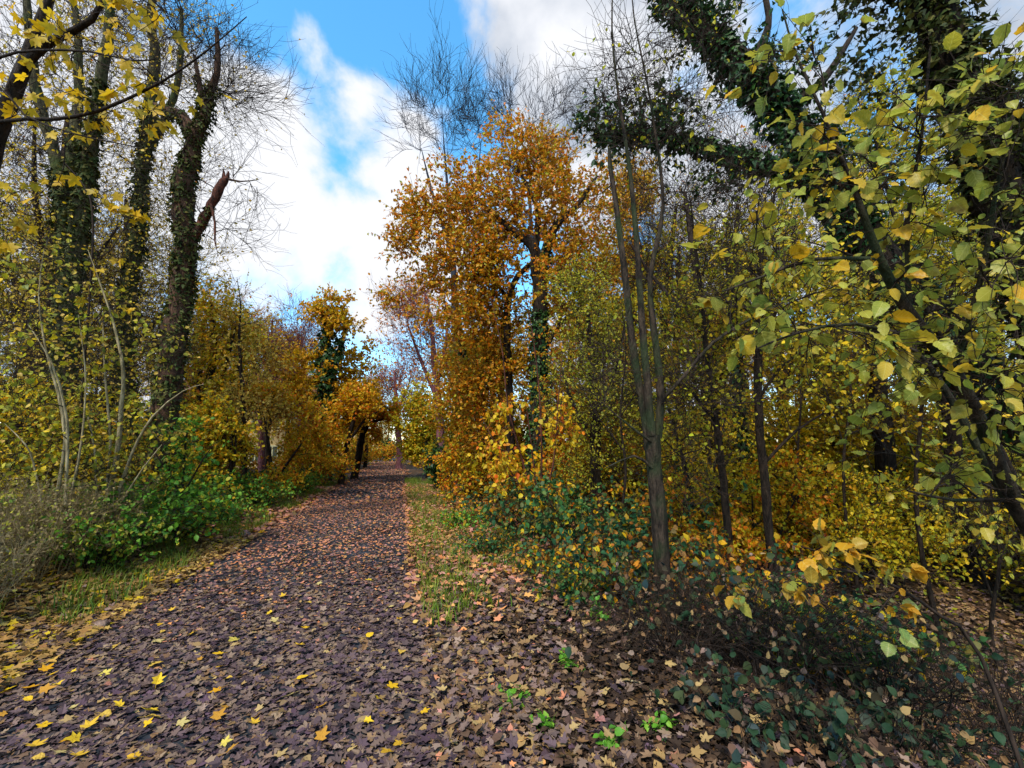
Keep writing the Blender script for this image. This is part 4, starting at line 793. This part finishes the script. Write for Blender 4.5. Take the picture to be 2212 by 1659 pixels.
for (u, d, w, h, n, lab) in [(1600,3.7,1.1,.75,95,'tangle of dark bare bramble canes in the hollow right of the grey tree'),(1850,3.6,1.2,.7,90,'dark tangle of dead canes under the turning hazel shoot'),(2080,4.3,1.2,.8,70,'brown tangle of dead canes at the right side of the hollow'),(1430,3.6,.8,.5,60,'dark thorny canes around the foot of the grey tree')]:
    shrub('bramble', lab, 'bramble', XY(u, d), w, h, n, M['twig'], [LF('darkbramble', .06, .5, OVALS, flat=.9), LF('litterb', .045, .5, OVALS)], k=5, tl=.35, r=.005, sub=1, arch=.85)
for (u, v, s, lab) in [(1290,1380,.24,'fresh green seedling spray left of the grey tree foot'),(1110,1530,.12,'small green seedling among brown leaves at the bottom centre'),(1330,1630,.13,'green seedling at the bottom edge right of the path'),(1430,1600,.12,'bright green seedling on the litter at the lower right'),(1235,1460,.13,'yellow green seedling in the brown leaves below the grey tree'),(1180,1590,.10,'tiny green plant near the bottom edge, closest to the path')]:
    x, y = GP(u, v); shrub('seedling', lab, 'plant', (x, y, float(ground(x, y))), s*.8, s*1.1, 9, M['green'], LF('green', .045, 1.2, OVALS, flat=1.3, uv=True), k=2, tl=.06, r=.0016, arch=.5)
def stick(name, label, pts, r, mat, cat='twig'):
    w = []
    for u, v in pts:
        x, y = GP(u, v); w.append((x, y, float(ground(x, y))+.03+r, r))
    w = np.array(w); w[-1, 3] = r*.4; rng = newrng(); l = smooth_line(w, .06, .3, rng)
    mb = MB(); tubes(mb, l[None, :, :3], 0, rad=l[None, :, 3], k=6)
    return tag(mb.build(name, mat), label, cat)
stick('fallen_twig', 'pale curved twig lying on the leaves at the bottom right', [(1330,1500),(1385,1510),(1430,1545),(1480,1600)], .006, M['barkpale'])
stick('fallen_twig', 'brown twig lying on the dark litter at the lower right edge', [(1340,1640),(1400,1615),(1470,1620)], .006, M['barkgrey'])
stick('fallen_branch', 'pale arched branch lying on the right verge beside the far path', [(893,1052),(905,1046),(922,1050),(930,1062)], .04, M['barkpale'], 'branch')
# stone
rng = newrng(); x, y = GP(214, 1364); a = np.linspace(0, PI, 7); b = np.arange(10)*2*PI/10
V = np.array([(math.sin(i)*math.cos(j)*(1+.12*rng.normal()), math.sin(i)*math.sin(j)*.7*(1+.1*rng.normal()), math.cos(i)*.55) for i in a for j in b])*.075
i = np.array([(p*10+q, (p+1)*10+q, (p+1)*10+(q+1) % 10, p*10+(q+1) % 10) for p in range(6) for q in range(10)])
mb = MB(); mb.add(V+np.array([x, y, float(ground(x, y))+.05]), i); tag(mb.build('stone', M['stone']), 'rounded pinkish brown stone among the leaves at the left path edge', 'stone')

# ---- house glimpsed through the trees at left
hb = np.array(XY(566, 30)); hr = thing('house', 'cream house glimpsed through the golden bushes on the left', 'house', hb)
hr.rotation_euler = (0, 0, .25)
def box(mb, x0, x1, y0, y1, z0, z1):
    V = [(x, y, z) for z in (z0, z1) for x, y in ((x0, y0), (x1, y0), (x1, y1), (x0, y1))]
    mb.add(V, [(0, 3, 2, 1), (4, 5, 6, 7), (0, 1, 5, 4), (1, 2, 6, 5), (2, 3, 7, 6), (3, 0, 4, 7)])
mb = MB(); box(mb, -4.5, 4.5, 0, 7, -.5, 4.6); mb.build('wall', M['wall'], hr, smooth=False)
mb = MB(); V = [(-4.9, -.5, 4.6), (4.9, -.5, 4.6), (4.9, 7.5, 4.6), (-4.9, 7.5, 4.6), (-4.9, 3.5, 7), (4.9, 3.5, 7)]
mb.add(V, [(0, 1, 5, 4), (2, 3, 4, 5)]); mb.add(V, [(0, 4, 3), (1, 2, 5)]); mb.build('roof', M['roof'], hr, smooth=False)
for wx in (-3.6, -2.6, -1.6, -.4, .6, 1.6, 2.8, 3.8):
    for wz in (.35, 2.7):
        mb = MB(); box(mb, wx-.36, wx+.36, -.06, -.003, wz, wz+1.2); w = mb.build('window', M['glass'], hr, smooth=False)
        mb = MB()
        for k in (-.17, .17): box(mb, wx+k-.13, wx+k+.13, -.075, -.063, wz+.1, wz+1.1)
        mb.build('pane', M['pane'], w, smooth=False)

# ================================================================ BACKGROUND WOOD: one tree of each kind, then copies
def local(stems, blobs): return [np.array(s, float) for s in stems], [(np.array(c), r, n) for c, r, n in blobs]
def tmpl(name, label, cat, loc, stems, blobs, *a, **k):
    base = np.array(loc); st = [np.array(s, float)+np.r_[base, 0] for s in stems]; bl = [(np.array(c)+base, r, n) for c, r, n in blobs]
    return build(name, label, cat, base, st, bl, *a, **k)
TREE_ST = [[(0,0,-.2,.2),(.05,0,2,.17),(-.1,.1,4,.14),(.05,.1,6.2,.1),(.2,0,8.5,.05)],[(-.08,.1,3.6,.09),(-.9,.3,5.2,.06),(-1.5,.5,6.8,.03)],[(-.02,.1,4.6,.08),(.9,-.3,6,.05),(1.6,-.5,7.3,.025)]]
BL1 = [((0,0,7.6),(1.7,1.7,1.6),60),((-1.2,.4,6),(1.4,1.4,1.3),45),((1.2,-.4,6.2),(1.4,1.4,1.3),45),((.1,0,4.4),(1.6,1.6,1.2),40),((.2,.1,2.6),(1.4,1.4,1.0),26)]
bg = {}
def first(key, u, d, sc, lab, name, cat, mats, size, pers, stems=TREE_ST, bl=BL1, bark='bark', **k):
    loc = XY(u, d)
    lf = [LF(m, size, p, DIAMOND if size > .09 else HEX) for m, p in zip(mats, pers)] or None
    o = tmpl(name, lab, cat, loc, stems, bl, M[bark], leaf=lf, tw=dict(k=k.pop('k', 6), len=k.pop('tl', .7), r=.006, sub=k.pop('sub', 0), up=k.pop('up', .15)), **k)
    o.scale = (sc, sc, sc); bg[key] = o
def more(key, lst, group):
    rng = newrng(); bg[key]['group'] = group
    for (u, d, sc, lab) in lst:
        copy_thing(bg[key], XY(u, d), rng.random()*6.28, sc, lab, group)
first('yg', 1480, 12.5, .9, 'yellow green tree directly behind the grey three-stemmed tree', 'woodland_tree', 'tree', ['yelgreen','yellow'], .085, [4.5,4.5], bmin=1.6)
more('yg', [(1700,13,1,'yellow green tree behind the straight dark pole'),(1960,12,1,'yellow green tree behind the dark upright trunk deep in the wood'),(2180,11,1.0,'yellow green tree at the far right beyond the leaning ivied limb'),(1580,17,1.1,'tall yellow green tree between the two slim dark trunks'),(1300,16,1.0,'yellow green tree behind the hawthorn'),(40,14,.95,'thinning yellow green tree at the extreme left background'),(-120,11,.9,'yellow green tree beyond the left edge')], 'yellow green woodland trees')
first('gd', 1240, 17, .95, 'golden tree behind the oak crown at its right', 'woodland_tree', 'tree', ['goldor','oak'], .095, [4,3], bmin=1.6)
more('gd', [(1060,22,1,'golden tree behind the oak at its left'),(985,28,1,'golden tree farther along the right side of the path'),(230,19,.9,'golden tree showing between the ivied trunks on the left'),(400,24,1,'golden tree behind the yellow-crowned tree on the left'),(620,30,.9,'golden tree behind the bare pinkish tree'),(790,38,.9,'golden tree at the left of the path vanishing point'),(838,72,.9,'golden tree closing the end of the path tunnel'),(822,62,.9,'golden tree left of the end of the path tunnel'),(1560,10.5,.6,'small golden tree behind the bent slim tree'),(1900,13,.8,'golden tree behind the dark upright trunk deep in the wood'),(2100,12,.8,'golden tree behind the right-hand dark trunk'),(500,18,.85,'golden tree right of the yellow-crowned tree on the left'),(575,25,1.05,'golden tree left of the bare pinkish tree'),(640,33,1.15,'tall golden tree behind the bare pinkish tree'),(775,33,.85,'golden tree right of the ivy-pillared tree'),(1020,22,.85,'golden tree behind the bare dark-limbed tree'),(1080,17,.8,'golden tree low behind the two oak stems'),(1750,15,.7,'small golden tree behind the straight dark pole'),(1340,12,.55,'small golden tree low behind the hawthorn')], 'golden woodland trees')
first('tn', 60, 10.5, .95, 'brown-leaved twiggy tree left of the forked ivied tree', 'woodland_tree', 'tree', ['tan','yellow'], .06, [1.6,.6], bmin=1.2, sub=1, k=7)
more('tn', [(220,13,1.05,'brown-leaved twiggy tree between the two left ivied trunks'),(330,16,1,'brown-leaved twiggy tree behind the broken-topped tree'),(110,18,1.2,'tall brown-leaved twiggy tree far behind the left ivied trunks'),(420,18,.8,'brown-leaved twiggy tree beside the yellow-crowned tree')], 'twiggy brown trees on the left')
first('br', 1620, 15, 1.25, 'bare tree with dense fine twigs above the slim dark trunks', 'bare_tree', 'tree', ['orange'], .06, [.10], bmin=2.2, sub=2, k=6, up=.35, bark='twig', bl=[((0,0,8.8),(2,2,2),60),((-1.2,.4,7),(1.5,1.5,1.5),40),((1.2,-.4,7),(1.5,1.5,1.5),40),((.1,0,5),(1.6,1.6,1.2),22)])
more('br', [(1850,14,1.3,'bare tree rising behind the leaning ivied trunk'),(2060,13,1.2,'bare tree behind the huge shaggy trunk at the upper right'),(1380,22,1.3,'bare tree behind the orange gold tree'),(30,12,1.3,'bare tree above the leftmost ivied trunk'),(440,24,1.0,'bare tree whose twigs show behind the broken stub'),(2200,16,1.4,'bare tree at the upper right corner'),(1530,11,1.0,'bare tree whose twigs tangle under the horizontal ivied limb')], 'bare woodland trees')
SH_ST = [[(0,0,-.1,.05),(.1,0,.8,.04),(.2,.1,1.8,.02)],[(.05,.05,-.1,.04),(-.3,.1,.9,.03),(-.5,0,1.7,.015)],[(-.05,-.05,-.1,.04),(0,-.3,.9,.03),(.1,-.6,1.6,.015)]]
BLS = [((0,0,1.5),(1.2,1.2,.9),70),((.4,.3,.8),(1.3,1.2,.7),60),((-.5,-.2,.9),(1.2,1.2,.7),50)]
first('ub', 1520, 8.2, 1.0, 'leafy yellow green bush low behind the grey three-stemmed tree', 'understorey_bush', 'shrub', ['yelgreen','goldor','yellow'], .07, [2.2,1.2,2.2], SH_ST, BLS, bmin=.2, tl=.4)
more('ub', [(1640,10.5,1.2,'leafy bush behind the ivy-sheathed slim trunk'),(1760,11.5,1.2,'leafy bush under the orange yellow maple'),(1880,10,1.2,'leafy bush at the foot of the dark upright trunk'),(2010,9.5,1.2,'leafy bush between the two dark trunks at right'),(2150,9,1.3,'leafy bush at the right edge below the leaning limb'),(1850,7.4,.75,'leafy bush hiding the foot of the dark upright trunk'),(1760,7.4,.8,'leafy bush between the straight dark pole and the yellow maple'),(1400,10.5,1.2,'leafy bush right of the hawthorn trunk'),(1520,15,1.5,'large leafy bush far behind the grey three-stemmed tree'),(30,8,1.1,'leafy bush behind the leftmost pale hazel'),(200,8.5,1.1,'leafy bush between the pale hazels'),(1350,14,1.4,'leafy bush behind the hawthorn'),(2250,7.5,1.2,'leafy bush just beyond the right edge'),(-60,7,1.2,'leafy bush at the left edge')], 'yellow green understorey bushes')
first('ob', 690, 19, .9, 'orange bush under the bare pinkish tree', 'understorey_bush', 'shrub', ['goldor','orange','yelgreen'], .09, [3,2,1], SH_ST, BLS, bmin=.2, tl=.4)
more('ob', [(450,18,1.2,'orange bush left of the cream house'),(640,26,.8,'orange bush at the foot of the ivy-pillared tree'),(700,27,.9,'orange bush behind the nearer leaning trunk'),(775,38,.9,'orange bush left of the vanishing path'),(1035,16.5,1.1,'orange bush behind the dark ivy bush on the right'),(1075,13,.95,'orange bush between the young oak and the big oak'),(1100,15,1.4,'orange bush behind the second oak stem'),(1220,12,1.2,'orange bush behind the hawthorn and oak'),(945,33,1.3,'orange bush right of the vanishing path'),(380,13,1.1,'orange bush behind the broken-topped tree trunk'),(1480,6.4,.55,'small russet bush low beside the grey tree'),(897,46,1.6,'orange bush closing the right of the far path'),(790,46,1.6,'orange bush closing the left of the far path'),(1300,10.5,1.0,'orange bush low right of the hawthorn trunk'),(1640,7.2,.7,'small orange bush behind the two slim trunks')], 'orange understorey bushes')
shrub('ivy_bush', 'round dark green bush closing the far end of the path', 'shrub', XY(838, 62), 1.5, 2.4, 60, M['bark'], LF('ivy', .3, 6, HEX), k=8, tl=.8, arch=.3)

# ---- far wood: reads as one mass
rng = newrng(); mb = MB()
n = 230; yv = 30+110*rng.random(n); side = np.where(rng.random(n) < .5, -1, 1); xv = pc(yv)+side*(4.5+60*rng.random(n)**1.3)
e = 30; xv = np.r_[xv, pc(135)+rng.normal(0, 5, e)]; yv = np.r_[yv, 120+40*rng.random(e)]; n += e
k2 = 60; a = rng.random(k2)*1.5; dd = 24+25*rng.random(k2); xv = np.r_[xv, 6+dd*np.sin(a+.3)]; yv = np.r_[yv, dd*np.cos(a+.3)]; n += k2
k3 = 40; a = rng.random(k3)*1.2; dd = 24+25*rng.random(k3); xv = np.r_[xv, -6-dd*np.sin(a+.2)]; yv = np.r_[yv, dd*np.cos(a+.2)]; n += k3
zv = ground(xv, yv); hh = 5+5.5*rng.random(n)
t = np.linspace(0, 1, 6)[None, :, None]; tip = np.c_[rng.normal(0, .6, n), rng.normal(0, .6, n), hh]
pts = np.c_[xv, yv, zv-.2][:, None]+t*tip[:, None]; tubes(mb, pts, .2, .03, 5)
tw = spawn(rng, pts, 22, 2.0, .9, .3, 4, .3); tubes(mb, tw, .02, .008, 3)
nl = 330; ii = np.repeat(np.arange(n), nl); q = unit(rng, n*nl)*(rng.random((n*nl, 1))**.5)
cl = rng.normal(0, 1, (n, 6, 3))*np.array([1.3, 1.3, 2.4]); pick = rng.integers(0, 6, n*nl)
pos = np.c_[xv, yv, zv+hh*.55][ii]+cl[ii, pick]*.75+q*np.array([1.1, 1.1, .8])
low = rng.random(n*nl) < .5; pos[low, 2] = (zv[ii]+.2+3.4*rng.random(n*nl))[low]
pos[:, 2] = np.maximum(pos[:, 2], .1)
mi = 1+(rng.integers(0, 3, n)[ii])
for k in (1, 2, 3):
    s = mi == k; put_leaves(mb, DIAMOND, pos[s], unit(rng, s.sum()), unit(rng, s.sum())+np.array([0, 0, .3]), .26*(.6+.8*rng.random(s.sum())), None, k)
o = mb.build('distant_wood', [M['twig'], M['goldor'], M['oak'], M['yelgreen']]); o['kind'] = 'stuff'; o['label'] = 'autumn wood far beyond the nearer trees on both sides'; o['category'] = 'wood'

# ================================================================ LIGHT
elev, az = math.radians(50), math.radians(-145)      # high, from the left and a little behind
sl = bpy.data.lights.new('sun', 'SUN'); sl.energy = 3.8; sl.angle = math.radians(10); sl.color = (1, .93, .82)
so = bpy.data.objects.new('sun', sl); COL.objects.link(so); so.rotation_euler = (PI/2-elev, 0, PI-az)
w = bpy.data.worlds.new('World'); S.world = w; w.use_nodes = True; nt = w.node_tree; N = nt.nodes; L = nt.links; N.clear()
sky = N.new('ShaderNodeTexSky'); sky.sky_type = 'NISHITA'; sky.sun_disc = False; sky.sun_elevation = elev; sky.sun_rotation = az; sky.air_density = 1.0; sky.dust_density = .3; sky.ozone_density = 2.0
hs = N.new('ShaderNodeHueSaturation'); hs.inputs['Hue'].default_value = .485; hs.inputs['Saturation'].default_value = 1.27; hs.inputs['Value'].default_value = 2.7; L.new(sky.outputs[0], hs.inputs['Color'])
tc = N.new('ShaderNodeTexCoord')
def math_(op, a, b):
    m = N.new('ShaderNodeMath'); m.operation = op
    for i, x in enumerate((a, b)):
        if isinstance(x, (int, float)): m.inputs[i].default_value = x
        else: L.new(x, m.inputs[i])
    return m.outputs[0]
def spot(u, v, r_deg, amp):
    q = nrm(P(u, v, 1)-CAM); dt = N.new('ShaderNodeVectorMath'); dt.operation = 'DOT_PRODUCT'; L.new(tc.outputs['Generated'], dt.inputs[0]); dt.inputs[1].default_value = tuple(q)
    mr = N.new('ShaderNodeMapRange'); mr.interpolation_type = 'SMOOTHSTEP'; L.new(dt.outputs['Value'], mr.inputs[0]); mr.inputs[1].default_value = math.cos(math.radians(r_deg)); mr.inputs[2].default_value = 1; mr.inputs[3].default_value = 0; mr.inputs[4].default_value = amp
    return mr.outputs[0]
nz = N.new('ShaderNodeTexNoise'); nz.inputs['Scale'].default_value = 3.6; nz.inputs['Detail'].default_value = 9; nz.inputs['Roughness'].default_value = .56; nz.inputs['Distortion'].default_value = .15; L.new(tc.outputs['Generated'], nz.inputs['Vector'])
acc = math_('MULTIPLY_ADD', nz.outputs[0], 3.4); acc.node.inputs[2].default_value = -1.18
for (u, v, r, a) in [(780,170,17,-.40),(520,20,15,-.42),(330,60,12,-.2),(700,320,10,-.30),(790,400,6,-.14),(640,165,9,.80),(520,290,8,.12),(560,440,13,.26),(680,500,12,.25),(860,540,12,.36),(760,480,9,.2),(1150,110,22,.40),(850,275,8,.75),(745,565,4,-.30),(1390,500,6,-.45),(2000,500,50,.40),(150,500,25,.35),(150,200,16,.55),(500,240,8,.35),(590,290,7,.4),(840,40,9,-.25)]:
    acc = math_('ADD', acc, spot(u, v, r, a))
cov = N.new('ShaderNodeMapRange'); cov.interpolation_type = 'SMOOTHSTEP'; L.new(acc, cov.inputs[0]); cov.inputs[1].default_value = .40; cov.inputs[2].default_value = .95
n2 = N.new('ShaderNodeTexNoise'); n2.inputs['Scale'].default_value = 6; n2.inputs['Detail'].default_value = 7; L.new(tc.outputs['Generated'], n2.inputs['Vector'])
n3 = math_('ADD', n2.outputs[0], spot(700, 560, 30, .35))
cr = N.new('ShaderNodeValToRGB'); L.new(n3, cr.inputs[0]); e = cr.color_ramp.elements; e[0].position = .3; e[0].color = (2.7, 3.2, 4.0, 1); e[1].position = .62; e[1].color = (6.4, 6.5, 6.8, 1)
mx = N.new('ShaderNodeMix'); mx.data_type = 'RGBA'; L.new(cov.outputs[0], mx.inputs[0]); L.new(hs.outputs[0], mx.inputs[6]); L.new(cr.outputs[0], mx.inputs[7])
bgn = N.new('ShaderNodeBackground'); bgn.inputs['Strength'].default_value = .1; L.new(mx.outputs[2], bgn.inputs[0])
ow = N.new('ShaderNodeOutputWorld'); L.new(bgn.outputs[0], ow.inputs[0])

S.view_settings.view_transform = 'Standard'; S.view_settings.look = 'None'; S.view_settings.exposure = 0.65; S.view_settings.gamma = 1
S.render.engine = 'CYCLES'
c = S.cycles; c.max_bounces = 5; c.diffuse_bounces = 3; c.glossy_bounces = 2; c.transmission_bounces = 4; c.transparent_max_bounces = 4; c.caustics_reflective = False; c.caustics_refractive = False; c.use_denoising = True
